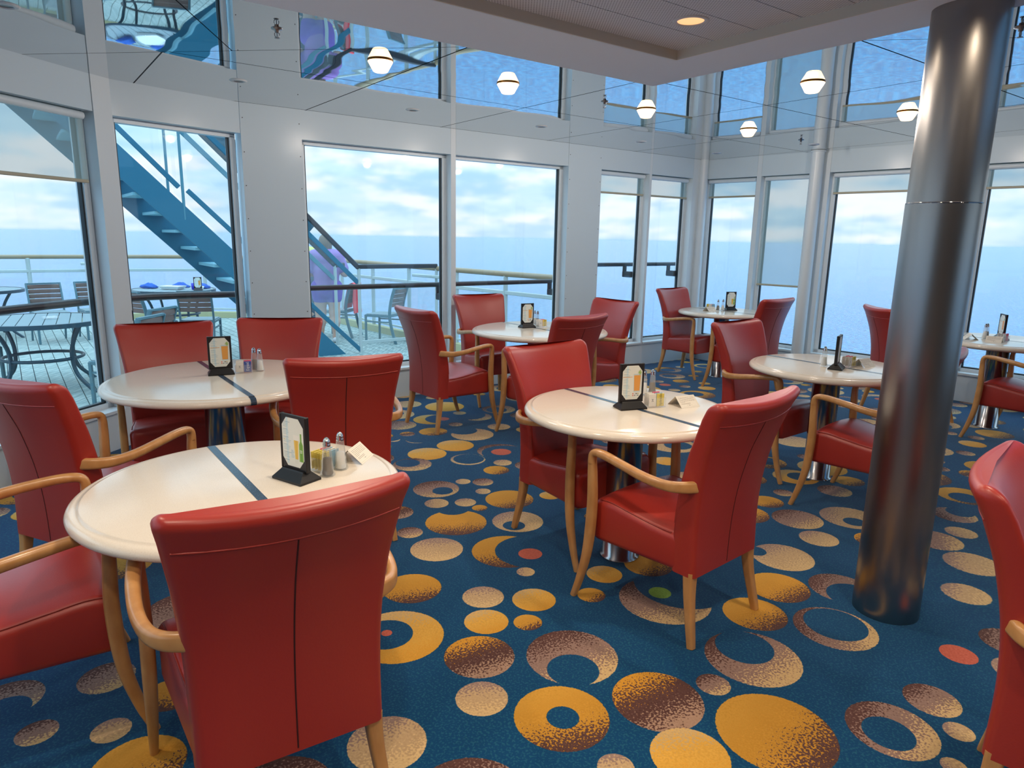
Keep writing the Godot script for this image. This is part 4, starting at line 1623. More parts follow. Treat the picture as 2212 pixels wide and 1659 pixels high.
func deck_chair() -> Node3D:
	var o := Node3D.new()
	var t := Tri.new()
	for s in [-1.0, 1.0]:
		var pts := crom([Vector3(s * 0.215, 0.0, -0.30), Vector3(s * 0.215, 0.22, -0.235), Vector3(s * 0.215, 0.43, -0.20), Vector3(s * 0.215, 0.64, -0.225), Vector3(s * 0.215, 0.85, -0.29)], 4)
		var sz := []
		for k in pts.size():
			sz.append(Vector2(0.022, 0.045))
		t.sweep(pts, sz, Vector3.RIGHT, 0.2, 2)
		t.bar(Vector3(s * 0.215, 0.42, -0.2), Vector3(s * 0.215, 0.42, 0.22), 0.022, 0.035, 0.003)
	t.bar(Vector3(-0.215, 0.42, 0.22), Vector3(0.215, 0.42, 0.22), 0.022, 0.035, 0.003)
	t.bar(Vector3(-0.215, 0.42, -0.19), Vector3(0.215, 0.42, -0.19), 0.022, 0.03, 0.003)
	for s in [-1.0, 1.0]:
		t.bar(Vector3(s * 0.215, 0.33, -0.2), Vector3(s * 0.215, 0.33, 0.21), 0.018, 0.02)
	t.bar(Vector3(-0.215, 0.845, -0.288), Vector3(0.215, 0.845, -0.288), 0.03, 0.025, 0.003)
	obj("frame", t, M.alu, o)
	for s in [-1.0, 1.0]:
		t = Tri.new()
		t.bar(Vector3(s * 0.215, 0.0, 0.215), Vector3(s * 0.215, 0.43, 0.215), 0.03, 0.03, 0.003)
		obj("leg", t, M.alu, o)
	for k in 4:
		var y := 0.595 + k * 0.068
		t = Tri.new()
		var pts := []
		var sz := []
		for i in 9:
			var u := lerpf(-1.0, 1.0, i / 8.0)
			pts.append(Vector3(u * 0.205, y, lerpf(-0.222, -0.275, k / 3.0) - 0.018 * (1.0 - u * u)))
			sz.append(Vector2(0.06, 0.014))
		t.sweep(pts, sz, Vector3.UP, 0.2, 2)
		obj("back_slat", t, M.slat, o)
	for k in 6:
		t = Tri.new()
		t.box(Vector3(0, 0.442, -0.155 + k * 0.066), Vector3(0.42, 0.014, 0.058), 0.003)
		obj("seat_slat", t, M.slat_pale, o)
	return o


func deck_table(r: float) -> Node3D:
	var o := Node3D.new()
	var t := Tri.new()
	t.lathe([Vector2(r - 0.035, 0.69), Vector2(r, 0.69), Vector2(r, 0.735), Vector2(r - 0.035, 0.735)], 64, Vector3.ZERO, false, -1)
	obj("rim", t, M.alu_dark, o)
	var n := 11
	var wid := 2.0 * (r - 0.03) / n
	for k in n:
		var x0 := -(r - 0.03) + k * wid + 0.004
		var x1 := x0 + wid - 0.008
		var ri := r - 0.034
		var poly := PackedVector2Array()
		for i in 5:
			var x := lerpf(x0, x1, i / 4.0)
			poly.append(Vector2(x, sqrt(maxf(0.0004, ri * ri - x * x))))
		for i in 5:
			var x := lerpf(x1, x0, i / 4.0)
			poly.append(Vector2(x, -sqrt(maxf(0.0004, ri * ri - x * x))))
		t = Tri.new()
		t.prism(poly, 0.712, 0.731)
		obj("slat", t, M.slat_pale, o)
	for k in 4:
		var q := TAU * (k + 0.5) / 4.0
		var d := Vector3(cos(q), 0, sin(q))
		var pts := crom([d * (r * 0.80) + Vector3(0, 0.69, 0), d * (r * 0.64) + Vector3(0, 0.52, 0), d * (r * 0.58) + Vector3(0, 0.36, 0), d * (r * 0.66) + Vector3(0, 0.17, 0), d * (r * 0.98), ], 5)
		var sz := []
		for i in pts.size():
			sz.append(Vector2(0.026, 0.036))
		t = Tri.new()
		t.sweep(pts, sz, d.cross(Vector3.UP), 0.2, 2)
		obj("leg", t, M.alu_dark, o)
	t = Tri.new()
	var ring := []
	for k in 40:
		ring.append(Vector3(cos(TAU * k / 40.0), 0, sin(TAU * k / 40.0)) * r * 0.57 + Vector3(0, 0.34, 0))
	t.tube(ring, 0.017, 8, true)
	obj("brace_ring", t, M.alu_dark, o)
	return o


func outside() -> void:
	# sea
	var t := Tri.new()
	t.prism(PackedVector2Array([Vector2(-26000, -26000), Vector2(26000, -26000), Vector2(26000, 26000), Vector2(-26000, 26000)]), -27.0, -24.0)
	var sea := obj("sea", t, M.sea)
	sea.set_meta("kind", "stuff")
	sea.set_meta("label", "open blue sea with small waves out to the horizon")
	sea.set_meta("category", "sea")
	# deck: the edge follows the stern rail
	var edge := [Vector2(-12.0, -7.0), Vector2(-9.6, -11.2), Vector2(-7.36, -12.9), Vector2(-6.08, -13.5), Vector2(-4.6, -13.55), Vector2(-3.25, -12.89), Vector2(-1.73, -11.07), Vector2(-0.886, -10.05), Vector2(0.55, -8.40), Vector2(0.80, -7.92)]
	var poly := PackedVector2Array(edge)
	var back := []
	for e in [[L1, U1 * 3.1], [L1, Vector2.ZERO], [L2, Vector2.ZERO], [L3, Vector2.ZERO], [L5, Vector2.ZERO], [L7, Vector2.ZERO]]:
		back.append(e[0] + e[1] - U2 * 0.16)
	back[3] += Vector2(-0.06, 0.08); back[4] += Vector2(-0.08, 0.12); back[5] += Vector2(-0.08, 0.2)
	for p in back:
		poly.append(p)
	poly.append(Vector2(-12.0, -1.3))
	var deck := structure("deck_floor")
	t = Tri.new()
	t.prism(poly, DECK - 0.25, DECK - 0.016)
	obj("deck_plate", t, M.caulk, deck)
	var w := 0.125
	var r := RandomNumberGenerator.new()
	r.seed = 12
	for k in range(-70, 40):
		var p := Vector2(-2.0, -8.0) + U1 * w * k
		var strip := PackedVector2Array([p + U1 * 0.004 - U2 * 15, p + U1 * (w - 0.004) - U2 * 15, p + U1 * (w - 0.004) + U2 * 15, p + U1 * 0.004 + U2 * 15])
		for e in Geometry2D.intersect_polygons(strip, poly):
			if e.size() < 3:
				continue
			t = Tri.new()
			var c := Vector2.ZERO
			for q in e:
				c += q / e.size()
			if c.distance_to(Vector2(-4, -9)) > 9.5:
				continue
			t.prism(e, DECK - 0.016, DECK + r.randf_range(-0.0015, 0.0015))
			obj("plank", t, M.teak, deck)
	# hull side under the windows
	var hull := structure("trim_1")
	for e in [[L1, L1 + U1 * 5.03], [KC, KC + DR * 6.0], [L2, L1], [L3, L2], [L5, L3], [L7, L5]]:
		obj("hull_plate", slab(e[0], e[1], -3.0, -0.02, 0.02, 0.14), M.hull, hull)
	# stern rail: curb, posts, glass, mid rail and wooden top rail, run by run
	var rail := thing("stern_rail", "ship rail with pale wooden top, white mid rail and glass panels along the deck edge", "railing")
	t = Tri.new()
	var wood := Tri.new()
	var mid := Tri.new()
	var top := []
	for k in range(1, edge.size() - 1):
		var p: Vector2 = edge[k] + U2 * 0.10
		top.append(xz(p, 1.02))
	wood.tube(crom(top, 6), 0.038, 10)
	obj("top_rail", wood, M.rail_wood, rail)
	for k in range(1, edge.size() - 2):
		var a: Vector2 = edge[k] + U2 * 0.10
		var b: Vector2 = edge[k + 1] + U2 * 0.10
		t.bar(xz(a, DECK + 0.055), xz(b, DECK + 0.055), 0.10, 0.13, 0.01)
		mid.bar(xz(a, 0.775), xz(b, 0.775), 0.05, 0.05, 0.006)
		mid.bar(xz(a, 0.02), xz(b, 0.02), 0.03, 0.03, 0.003)
		var n := maxi(1, int(round(a.distance_to(b) / 1.25)))
		for i in n:
			var u := a.lerp(b, float(i) / n)
			var v := a.lerp(b, float(i + 1) / n)
			var po := Tri.new()
			po.bar(xz(u, DECK), xz(u, 1.0), 0.045, 0.06, 0.006)
			obj("post", po, M.rail_white, rail)
			var gl := Tri.new()
			var q := (v - u).normalized() * 0.05
			gl.quad(xz(u + q, 0.05), xz(v - q, 0.05), xz(v - q, 0.75), xz(u + q, 0.75))
			obj("glass_panel", gl, M.rail_glass, rail)
	obj("curb", t, M.curb, rail)
	obj("mid_rail", mid, M.rail_white, rail)
	for e in [Vector2(-7.75, -12.35), Vector2(-1.55, -10.68)]:
		var b := Tri.new()
		b.bar(xz(e, 0.90), xz(e + Vector2(0.5, -0.3 if e.x < -5 else 0.5), 0.90), 0.08, 0.045, 0.008)
		obj("rail_light", b, M.rail_white, rail)
	# dark hand rail on the outer wall under the windows
	var hr := [[L1, U1 * 0.02, U1 * 2.84, 1.025, "dark tubular hand rail with brackets outside the two wide windows"], [L1, U1 * 3.28, U1 * 4.95, 1.20, "dark tubular hand rail with brackets outside the narrow windows left of the far corner"]]
	for e in hr:
		var o := thing("hand_rail", e[4], "hand rail")
		var a: Vector2 = e[0] + e[1] - U2 * 0.24
		var b: Vector2 = e[0] + e[2] - U2 * 0.24
		t = Tri.new()
		t.rod(xz(a, e[3]), xz(b, e[3]), 0.024, 14)
		obj("tube", t, M.bumper, o)
		for s in ([0.02, 1.40, 2.82] if e[3] < 1.1 else [3.98, 4.76]):
			var q: Vector2 = L1 + U1 * s - U2 * 0.24
			t = Tri.new()
			t.box(xz(q + U2 * 0.05 , e[3] - 0.115), Vector3(0.05, 0.07, 0.14), 0.008, Basis(Vector3.UP, atan2(U2.x, U2.y)))
			t.box(xz(q - U1 * 0.0, e[3] - 0.07), Vector3(0.05, 0.12, 0.03), 0.006, Basis(Vector3.UP, atan2(U2.x, U2.y)))
			obj("bracket", t, M.bumper, o)
	var left := thing("hand_rail", "dark tubular hand rail with bracket outside the two left windows", "hand rail")
	var line := [xz(L2 + Vector2(-0.12, -0.19), 0.995), xz(L3 + Vector2(-0.14, -0.10), 1.015), xz(L5 + Vector2(-0.22, -0.03), 1.0), xz(L7 + Vector2(-0.22, 0), 1.0)]
	t = Tri.new()
	t.tube(crom(line, 5), 0.026, 12)
	obj("tube", t, M.bumper, left)
	for e in [[line[1], 0.10], [line[0], 0.03]]:
		t = Tri.new()
		t.box(e[0] + Vector3(0.045, -0.115, 0.03), Vector3(0.12, 0.08, 0.05), 0.008, Basis(Vector3.UP, 0.5))
		t.box(e[0] + Vector3(-0.01, -0.07, 0.06), Vector3(0.03, 0.13, 0.05), 0.006, Basis(Vector3.UP, 0.5))
		obj("bracket", t, M.bumper, left)

	# stairway to the deck above
	var st := thing("stairway", "teal steel stairway with glass sided hand rails rising to the left outside", "stairs", stair_point(0, DECK))
	var base := -stair_point(0, DECK)
	var S := func(s: float, y: float, off := 0.0) -> Vector3: return stair_point(s, y, off) + base
	var thick := xz(-U2) * 0.035
	for k in 2:
		var off: float = 0.0 if k == 0 else 0.86
		var dip: float = 0.0 if k == 0 else 0.17
		obj("stringer", plate(S.call(-0.23, DECK, off), S.call(-3.9, 3.52, off), S.call(-3.9, 3.15 - dip, off), S.call(-0.60 - dip, DECK, off), thick), M.teal, st)
	for k in 16:
		var s := -0.74 - k * 0.205
		t = Tri.new()
		t.bar(S.call(s, -0.68 - s, 0.03), S.call(s, -0.68 - s, 0.86), 0.25, 0.035, 0.004)
		obj("tread", t, M.tread, st)
	for k in 2:
		var off: float = 0.015 if k == 0 else 0.875
		t = Tri.new()
		t.bar(S.call(0.0, 1.04, off), S.call(-3.4, 4.34, off), 0.055, 0.062, 0.01)
		if k == 0:
			t.bar(S.call(-0.02, 1.06, off), S.call(1.25, 1.06, off), 0.055, 0.062, 0.01)
		else:
			t.bar(S.call(0.0, 1.04, off), S.call(0.15, 1.05, off), 0.055, 0.062, 0.01)
		obj("hand_rail", t, M.dark_rail, st)
		t = Tri.new()
		t.bar(S.call(-0.02, 0.84, off), S.call(-3.4, 4.12, off), 0.03, 0.06, 0.004)
		if k == 0:
			t.bar(S.call(0.0, -0.12, off), S.call(-2.13, 1.97, off), 0.03, 0.055, 0.004)
			t.bar(S.call(-2.22, 2.00, off), S.call(-3.4, 3.24, off), 0.03, 0.055, 0.004)
		if k == 0:
			obj("side_plate", plate(S.call(-0.60, 1.60, off), S.call(-2.0, 2.96, off), S.call(-1.9, 2.62, off), S.call(-0.72, 1.47, off), thick * 0.4), M.teal, st)
		obj("clamp_bar", t, M.teal_light if k == 1 else M.teal, st)
		for i in 4:
			var s: float = [0.0, -0.85, -2.18, -3.0][i]
			t = Tri.new()
			t.rod(S.call(s, DECK if i == 0 else DECK - s - 0.4, off), S.call(s, 1.04 - s * 0.97, off), 0.024 if i == 0 else 0.017, 14)
			obj("post", t, M.rail_white if i == 0 else M.teal_light, st)
		for i in 3:
			var a: float = [-0.05, -1.02, -2.24][i]
			var b: float = [-0.95, -2.12, -3.3][i]
			t = Tri.new()
			t.quad(S.call(a, -0.10 - a * 0.98, off), S.call(b, -0.10 - b * 0.98, off), S.call(b, 0.98 - b * 0.97, off), S.call(a, 0.98 - a * 0.97, off))
			obj("glass_panel", t, M.rail_glass, st)
	t = Tri.new()
	t.quad(S.call(0.04, 0.02, 0.015), S.call(1.22, 0.02, 0.015), S.call(1.22, 0.98, 0.015), S.call(0.04, 0.98, 0.015))
	obj("glass_panel", t, M.rail_glass, st)
	t = Tri.new()
	t.rod(S.call(1.24, DECK, 0.015), S.call(1.24, 1.04, 0.015), 0.022, 14)
	t.bar(S.call(0.0, 0.0, 0.015), S.call(1.24, 0.0, 0.015), 0.03, 0.04)
	obj("post", t, M.rail_white, st)

	# deck furniture
	var ch := deck_chair()
	var cs := [
		[-6.86, -10.10, 45.0, "slatted metal deck chair by the rail at the far left, the left one of two"],
		[-6.46, -10.60, 45.0, "slatted metal deck chair by the rail at the far left, the right one of two"],
		[-3.98, -7.24, 262.0, "slatted metal deck chair behind the mullion beside the near deck table"],
		[-4.42, -9.62, 192.0, "slatted metal deck chair seen from behind at the laid deck table"],
		[-4.98, -9.38, 150.0, "slatted metal deck chair turned sideways at the laid deck table"],
		[-3.74, -6.50, 268.0, "slatted metal deck chair whose seat shows right of the near deck table"],
		[-2.02, -10.72, 252.0, "slatted metal deck chair standing alone by the rail behind the stair foot"],
		[-2.86, -11.20, 262.0, "slatted metal deck chair with a red towel over its back"],
		[-5.62, -6.88, 80.0, "slatted metal deck chair at the lower left beside the near deck table"],
	]
	for e in cs:
		place(ch, "deck_chair", e[3], "chair", Vector3(e[0], DECK, e[1]), deg_to_rad(e[2]), "slatted deck chairs")
	ch.free()
	var dt := deck_table(0.63)
	for e in [[-4.90, -7.02, 0.55, "round slatted deck table outside the leftmost window"], [-5.50, -11.10, 0.2, "round slatted deck table laid with dishes, beyond the stair"], [-8.15, -10.35, 0.9, "round slatted deck table at the left edge by the rail"]]:
		place(dt, "deck_table", e[3], "table", Vector3(e[0], DECK, e[1]), e[2], "round deck tables")
	dt.free()
	var ty := DECK + 0.736
	# on the laid table
	var things := [[-5.50, -10.28, "blue crumpled napkin at the left end of the laid deck table", 0], [-5.06, -10.16, "white rectangular plate on the laid deck table", 1], [-5.12, -10.56, "blue flower like napkin behind the white plate on the deck table", 2], [-4.72, -10.44, "blue flower like napkin behind the cobalt tumbler on the deck table", 2], [-4.72, -10.16, "cobalt blue tumbler on the laid deck table", 3], [-4.60, -10.14, "small white cup with a spoon on the laid deck table", 4]]
	for e in things:
		t = Tri.new()
		var p := Vector3(e[0] - 0.42, ty, e[1] - 0.88)
		match e[3]:
			0, 2:
				r.seed = int(e[0] * 100) + 900
				var rows := []
				for j in 6:
					var row := PackedVector3Array()
					for i in 16:
						var q := TAU * i / 16.0
						var rad: float = [0.13, 0.15, 0.12, 0.08, 0.05, 0.01][j] * r.randf_range(0.72, 1.15)
						row.append(Vector3(cos(q) * rad, [0.0, 0.02, 0.045, 0.06, 0.075, 0.08][j] * r.randf_range(0.8, 1.15), sin(q) * rad * 0.7))
					rows.append(row)
				t.rings(rows, true, 1)
				tag(obj("napkin", t, M.napkin, self, Transform3D(Basis.IDENTITY, p)), e[2], "napkin", "blue napkins on the deck table")
			1:
				t.rings([PackedVector3Array([Vector3(-0.13, 0, -0.09), Vector3(0.13, 0, -0.09), Vector3(0.13, 0, 0.09), Vector3(-0.13, 0, 0.09)]), PackedVector3Array([Vector3(-0.17, 0.05, -0.12), Vector3(0.17, 0.05, -0.12), Vector3(0.17, 0.05, 0.12), Vector3(-0.17, 0.05, 0.12)]), PackedVector3Array([Vector3(-0.16, 0.05, -0.11), Vector3(0.16, 0.05, -0.11), Vector3(0.16, 0.05, 0.11), Vector3(-0.16, 0.05, 0.11)]), PackedVector3Array([Vector3(-0.12, 0.012, -0.08), Vector3(0.12, 0.012, -0.08), Vector3(0.12, 0.012, 0.08), Vector3(-0.12, 0.012, 0.08)])], true, -1)
				tag(obj("plate", t, M.china, self, Transform3D(Basis(Vector3.UP, -0.1), p)), e[2], "plate")
			3:
				t.lathe([Vector2(0.0, 0.0), Vector2(0.034, 0.0), Vector2(0.042, 0.10), Vector2(0.039, 0.10), Vector2(0.031, 0.006), Vector2(0.0, 0.006)], 24, Vector3.ZERO, false)
				tag(obj("tumbler", t, M.cobalt, self, Transform3D(Basis.IDENTITY, p)), e[2], "tumbler")
			4:
				t.lathe([Vector2(0.0, 0.0), Vector2(0.032, 0.0), Vector2(0.05, 0.055), Vector2(0.047, 0.055), Vector2(0.03, 0.005), Vector2(0.0, 0.005)], 24, Vector3.ZERO, false)
				var cup := thing("cup", e[2], "cup", p)
				obj("bowl", t, M.china, cup)
				t = Tri.new()
				t.rod(Vector3(0, 0.008, 0), Vector3(-0.02, 0.12, 0.02), 0.006, 8)
				obj("spoon", t, M.china, cup)
	var ms := menu_stand(0)
	place(ms, "menu_stand", "black drinks menu stand outside on the laid deck table", "menu", Vector3(-5.02, ty, -10.92), 0.35, "drinks menu stands")
	ms.free()
	t = Tri.new()
	t.lathe([Vector2(0.0, 0.0), Vector2(0.06, 0.0), Vector2(0.075, 0.022), Vector2(0.066, 0.022), Vector2(0.05, 0.008), Vector2(0.0, 0.008)], 28, Vector3.ZERO, false)
	tag(obj("ashtray", t, M.clear, self, Transform3D(Basis.IDENTITY, Vector3(-4.80, ty, -7.05))), "clear glass ashtray on the near deck table", "ashtray")
	# red towel folded over a chair back
	t = Tri.new()
	var rows := []
	var cb := Basis(Vector3.UP, deg_to_rad(262.0))
	for e in [[0.40, -0.318], [0.6, -0.300], [0.80, -0.318], [0.872, -0.318], [0.880, -0.290], [0.866, -0.258], [0.78, -0.225], [0.62, -0.185], [0.47, -0.160]]:
		var row := PackedVector3Array()
		for q in [[-0.17, 0.0], [0.17, 0.0], [0.17, 0.012], [-0.17, 0.012]]:
			var f: float = 1.0 if e[1] < -0.289 else -1.0
			row.append(cb * Vector3(q[0], e[0] + (q[1] if absf(e[1] + 0.290) < 0.001 else 0.0), e[1] - f * q[1]))
		rows.append(row)
	t.rings(rows, true, -1)
	tag(obj("towel", t, M.towel, self, Transform3D(Basis.IDENTITY, Vector3(-2.86, DECK, -11.20))), "red towel hung over the back of a deck chair", "towel")


# ---------------------------------------------------------------- people
func nets(t: Tri, bones: Array, k: float, cell: float, flat := 1.0) -> void:      # tapered limbs joined smoothly, meshed as surface nets
	var lo := Vector3.ONE * 1e9
	var hi := -lo
	var B := []
	for b in bones:
		var a: Vector3 = b[0]
		var c: Vector3 = b[1]
		a.z /= flat; c.z /= flat
		B.append([a, c, b[2], b[3]])
		var r: float = maxf(b[2], b[3])
		lo = lo.min(a - Vector3.ONE * r).min(c - Vector3.ONE * r)
		hi = hi.max(a + Vector3.ONE * r).max(c + Vector3.ONE * r)
	lo -= Vector3.ONE * (cell * 3 + k * 0.5)
	hi += Vector3.ONE * (cell * 3 + k * 0.5)
	var nx := int((hi.x - lo.x) / cell) + 1
	var ny := int((hi.y - lo.y) / cell) + 1
	var nz := int((hi.z - lo.z) / cell) + 1
	var f := PackedFloat32Array()
	f.resize(nx * ny * nz)
	f.fill(1.0)
	for b in B:
		var a: Vector3 = b[0]
		var c: Vector3 = b[1]
		var ra: float = b[2]
		var rb: float = b[3]
		var m := maxf(ra, rb) + k + cell * 2
		var p0 := (a.min(c) - Vector3.ONE * m - lo) / cell
		var p1 := (a.max(c) + Vector3.ONE * m - lo) / cell
		var ab := c - a
		var l2 := maxf(ab.length_squared(), 1e-9)
		for z in range(maxi(0, int(p0.z)), mini(nz, int(p1.z) + 1)):
			for y in range(maxi(0, int(p0.y)), mini(ny, int(p1.y) + 1)):
				for x in range(maxi(0, int(p0.x)), mini(nx, int(p1.x) + 1)):
					var p := lo + Vector3(x, y, z) * cell
					var u := clampf((p - a).dot(ab) / l2, 0.0, 1.0)
					var d := p.distance_to(a + ab * u) - lerpf(ra, rb, u)
					var i := (z * ny + y) * nx + x
					var e := f[i]
					var h := maxf(k - absf(e - d), 0.0)
					f[i] = minf(e, d) - h * h * 0.25 / k
	var id := PackedInt32Array()
	id.resize(nx * ny * nz)
	id.fill(-1)
	var pts := PackedVector3Array()
	var off := [0, 1, nx, nx + 1, nx * ny, nx * ny + 1, nx * ny + nx, nx * ny + nx + 1]
	for z in nz - 1:
		for y in ny - 1:
			for x in nx - 1:
				var i := (z * ny + y) * nx + x
				var mask := 0
				for q in 8:
					if f[i + off[q]] < 0.0:
						mask |= 1 << q
				if mask == 0 or mask == 255:
					continue
				var s := Vector3.ZERO
				var n := 0
				for q in 8:
					for ax in 3:
						var w := q | (1 << ax)
						if w == q:
							continue
						var fa := f[i + off[q]]
						var fb := f[i + off[w]]
						if (fa < 0.0) == (fb < 0.0):
							continue
						var u := fa / (fa - fb)
						var pa := Vector3(q & 1, (q >> 1) & 1, q >> 2)
						pa[ax] += u
						s += pa
						n += 1
				id[i] = pts.size()
				var pp := lo + (Vector3(x, y, z) + s / n) * cell
				pp.z *= flat
				pts.append(pp)
	t.begin()
	t.grp = 1
	var step := [1, nx, nx * ny]
	for z in range(1, nz - 1):
		for y in range(1, ny - 1):
			for x in range(1, nx - 1):
				var i := (z * ny + y) * nx + x
				for ax in 3:
					var j: int = i + step[ax]
					if (f[i] < 0.0) == (f[j] < 0.0):
						continue
					var b1: int = step[(ax + 1) % 3]
					var b2: int = step[(ax + 2) % 3]
					var v0 := id[i]
					var v1 := id[i - b1]
					var v2 := id[i - b1 - b2]
					var v3 := id[i - b2]
					if v0 < 0 or v1 < 0 or v2 < 0 or v3 < 0:
						continue
					if f[i] < 0.0:
						t.quad(pts[v0], pts[v1], pts[v2], pts[v3])
					else:
						t.quad(pts[v3], pts[v2], pts[v1], pts[v0])
	t.close()


func hand(t: Tri, wrist: Vector3, dir: Vector3, across: Vector3, curl: float) -> void:      # palm, four fingers of unequal length and a thumb
	var n := dir.cross(across).normalized()
	var bones := []
	for k in 4:
		var s := (k - 1.5) * 0.019
		bones.append([wrist + across * s * 0.5, wrist + dir * 0.085 + across * s, 0.015, 0.012])
	nets(t, bones, 0.012, 0.005)
	for k in 4:
		var root := wrist + dir * 0.082 + across * (k - 1.5) * 0.020
		var len: float = [0.026, 0.030, 0.028, 0.021][k]
		var fb := []
		var d := dir
		for j in 3:
			d = d.rotated(across, curl).normalized()
			var tip := root + d * len * (1.1 - 0.12 * j)
			fb.append([root, tip, 0.0092 - 0.0007 * j, 0.0085 - 0.0007 * j])
			root = tip
		nets(t, fb, 0.004, 0.004)
	var th := wrist + dir * 0.03 - across * 0.026
	var mid := th + (dir - across * 0.7).normalized() * 0.036
	nets(t, [[wrist + dir * 0.02 - across * 0.012, th, 0.014, 0.013], [th, mid, 0.012, 0.0105], [mid, mid + (dir - across * 0.15 + n * 0.3).normalized() * 0.028, 0.0102, 0.009]], 0.006, 0.004)


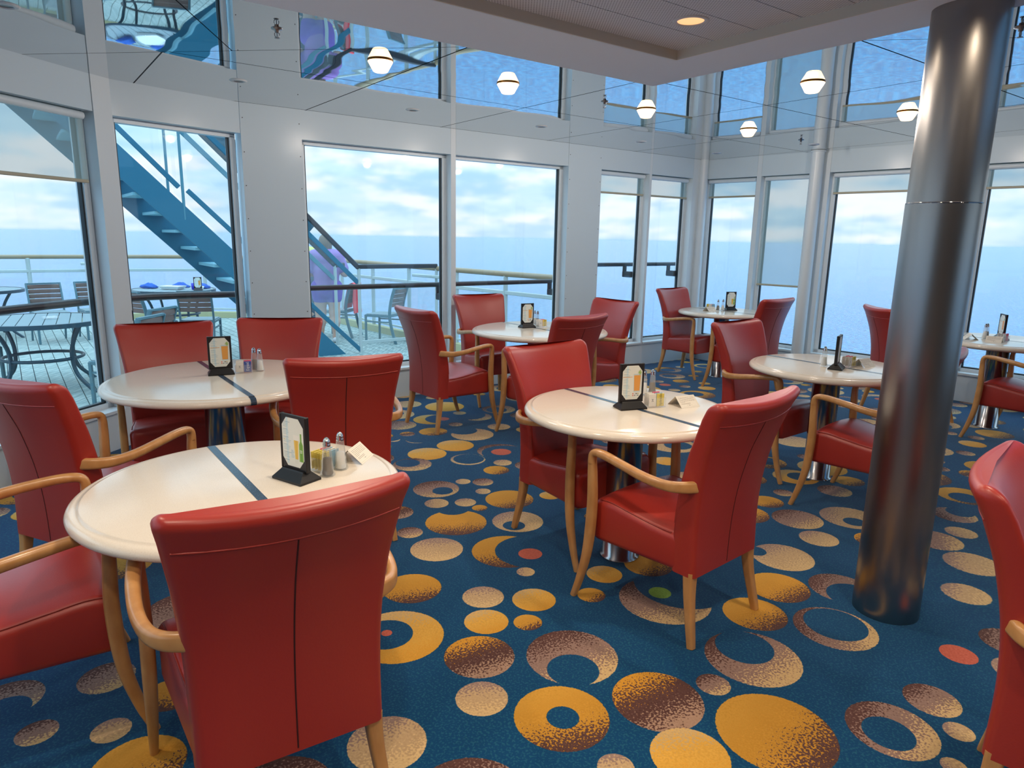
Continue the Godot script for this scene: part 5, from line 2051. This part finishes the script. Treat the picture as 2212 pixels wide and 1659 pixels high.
func person(label: String, at: Vector3, turn: float, h: float, heavy: float, top: Material, bottom: Material, hair_mat: Material, long_hair: bool, shorts: bool) -> void:
	var o := thing("person", label, "person", at, turn)
	var q := h / 1.62
	var J := {}
	var P := func(x: float, y: float, z: float) -> Vector3: return Vector3(x * (0.85 + 0.15 * heavy), y, z) * q
	var hip := [P.call(0.095, 0.84, 0.0), P.call(-0.095, 0.84, 0.0)]
	var knee := [P.call(0.105, 0.46, 0.03), P.call(-0.10, 0.46, 0.0)]
	var ankle := [P.call(0.11, 0.085, -0.005), P.call(-0.105, 0.085, -0.035)]
	var sho := [P.call(0.175, 1.315, 0.0), P.call(-0.175, 1.315, 0.0)]
	var elb := [P.call(0.255, 1.06, 0.03), P.call(-0.265, 1.07, 0.02)]
	var wri := [P.call(0.20, 1.02, 0.26), P.call(-0.215, 1.05, 0.25)]
	var w: float = heavy * q
	var t := Tri.new()
	var bones := [[P.call(0, 0.90, 0), P.call(0, 1.06, 0.01), 0.135 * w, 0.125 * w], [P.call(0, 1.06, 0.01), P.call(0, 1.27, 0), 0.125 * w, 0.118 * w], [P.call(0.10, 1.30, 0), P.call(-0.10, 1.30, 0), 0.085 * w, 0.085 * w], [P.call(0, 1.32, -0.005), P.call(0, 1.43, 0.015), 0.056 * q, 0.050 * q]]
	for s in 2:
		bones.append([hip[s], knee[s], 0.098 * w, 0.062 * w])
		bones.append([knee[s], knee[s].lerp(ankle[s], 0.35) - Vector3(0, 0, 0.012), 0.060 * w, 0.060 * w])
		bones.append([knee[s].lerp(ankle[s], 0.35) - Vector3(0, 0, 0.012), ankle[s], 0.060 * w, 0.036 * q])
		bones.append([ankle[s], ankle[s] + Vector3(0, -0.045, 0.12) * q, 0.036 * q, 0.030 * q])
		bones.append([sho[s], elb[s], 0.058 * w, 0.046 * w])
		bones.append([elb[s], wri[s], 0.045 * w, 0.028 * q])
	nets(t, bones, 0.05, 0.014)
	# head with brow, nose, mouth, chin and ears
	var c: Vector3 = P.call(0, 1.515, 0.02)
	nets(t, [[c + Vector3(0, 0.02, -0.012) * q, c + Vector3(0, 0.012, 0.012) * q, 0.083 * q, 0.078 * q], [c + Vector3(0, -0.05, 0.03) * q, c + Vector3(0, -0.085, 0.045) * q, 0.052 * q, 0.034 * q],
		[c + Vector3(0, 0.012, 0.088) * q, c + Vector3(0, -0.024, 0.104) * q, 0.010 * q, 0.015 * q], [c + Vector3(-0.035, 0.024, 0.074) * q, c + Vector3(0.035, 0.024, 0.074) * q, 0.014 * q, 0.014 * q],
		[c + Vector3(-0.02, -0.055, 0.082) * q, c + Vector3(0.02, -0.055, 0.082) * q, 0.011 * q, 0.011 * q], [c + Vector3(0, -0.07, 0.0) * q, c + Vector3(0, -0.12, -0.01) * q, 0.05 * q, 0.05 * q]], 0.02, 0.009)
	for s in [-1.0, 1.0]:
		nets(t, [[c + Vector3(s * 0.080, 0.012, -0.004) * q, c + Vector3(s * 0.078, -0.024, 0.0) * q, 0.014 * q, 0.010 * q]], 0.01, 0.007)
	for s in 2:
		var d: Vector3 = (wri[s] - elb[s]).normalized()
		hand(t, wri[s], d, Vector3(1, 0, 0) if s == 0 else Vector3(-1, 0, 0), 0.45 if s == 1 else -0.45)
	obj("body", t, M.skin, o)
	t = Tri.new()
	bones = [[P.call(0, 0.88, 0), P.call(0, 1.06, 0.01), 0.156 * w, 0.146 * w], [P.call(0, 1.06, 0.01), P.call(0, 1.27, 0), 0.146 * w, 0.134 * w], [P.call(0.10, 1.305, 0), P.call(-0.10, 1.305, 0), 0.098 * w, 0.098 * w]]
	for s in 2:
		bones.append([sho[s], sho[s].lerp(elb[s], 0.72), 0.073 * w, 0.070 * w])
	nets(t, bones, 0.05, 0.013)
	obj("shirt", t, top, o)
	t = Tri.new()
	bones = [[P.call(0, 0.84, -0.01), P.call(0, 0.90, 0), 0.148 * w, 0.13 * w]]
	for s in 2:
		bones.append([hip[s], hip[s].lerp(knee[s], 0.36 if shorts else 0.98), 0.118 * w, (0.100 if shorts else 0.082) * w])
		if not shorts:
			bones.append([knee[s], ankle[s] + Vector3(0, 0.02, 0), 0.080 * w, 0.066 * w])
	nets(t, bones, 0.04, 0.013)
	obj("shorts" if shorts else "trousers", t, bottom, o)
	t = Tri.new()
	bones = [[c + Vector3(0, 0.042, -0.022) * q, c + Vector3(0, 0.034, 0.004) * q, 0.090 * q, 0.082 * q], [c + Vector3(0, 0.0, -0.042) * q, c + Vector3(0, -0.05, -0.045) * q, 0.078 * q, 0.060 * q]]
	if long_hair:
		for s in [-1.0, 1.0]:
			bones.append([c + Vector3(s * 0.055, 0.0, -0.03) * q, c + Vector3(s * 0.062, -0.10, -0.03) * q, 0.050 * q, 0.035 * q])
		bones.append([c + Vector3(0, -0.03, -0.05) * q, c + Vector3(0, -0.12, -0.055) * q, 0.07 * q, 0.045 * q])
	nets(t, bones, 0.02, 0.011)
	obj("hair", t, hair_mat, o)
	for s in 2:
		t = Tri.new()
		var a: Vector3 = ankle[s]
		nets(t, [[a + Vector3(0, -0.035, -0.025) * q, a + Vector3(0, -0.05, 0.05) * q, 0.044 * q, 0.042 * q], [a + Vector3(0, -0.05, 0.05) * q, a + Vector3(0, -0.057, 0.14) * q, 0.040 * q, 0.030 * q]], 0.02, 0.009)
		obj("shoe", t, M.shoe, o)
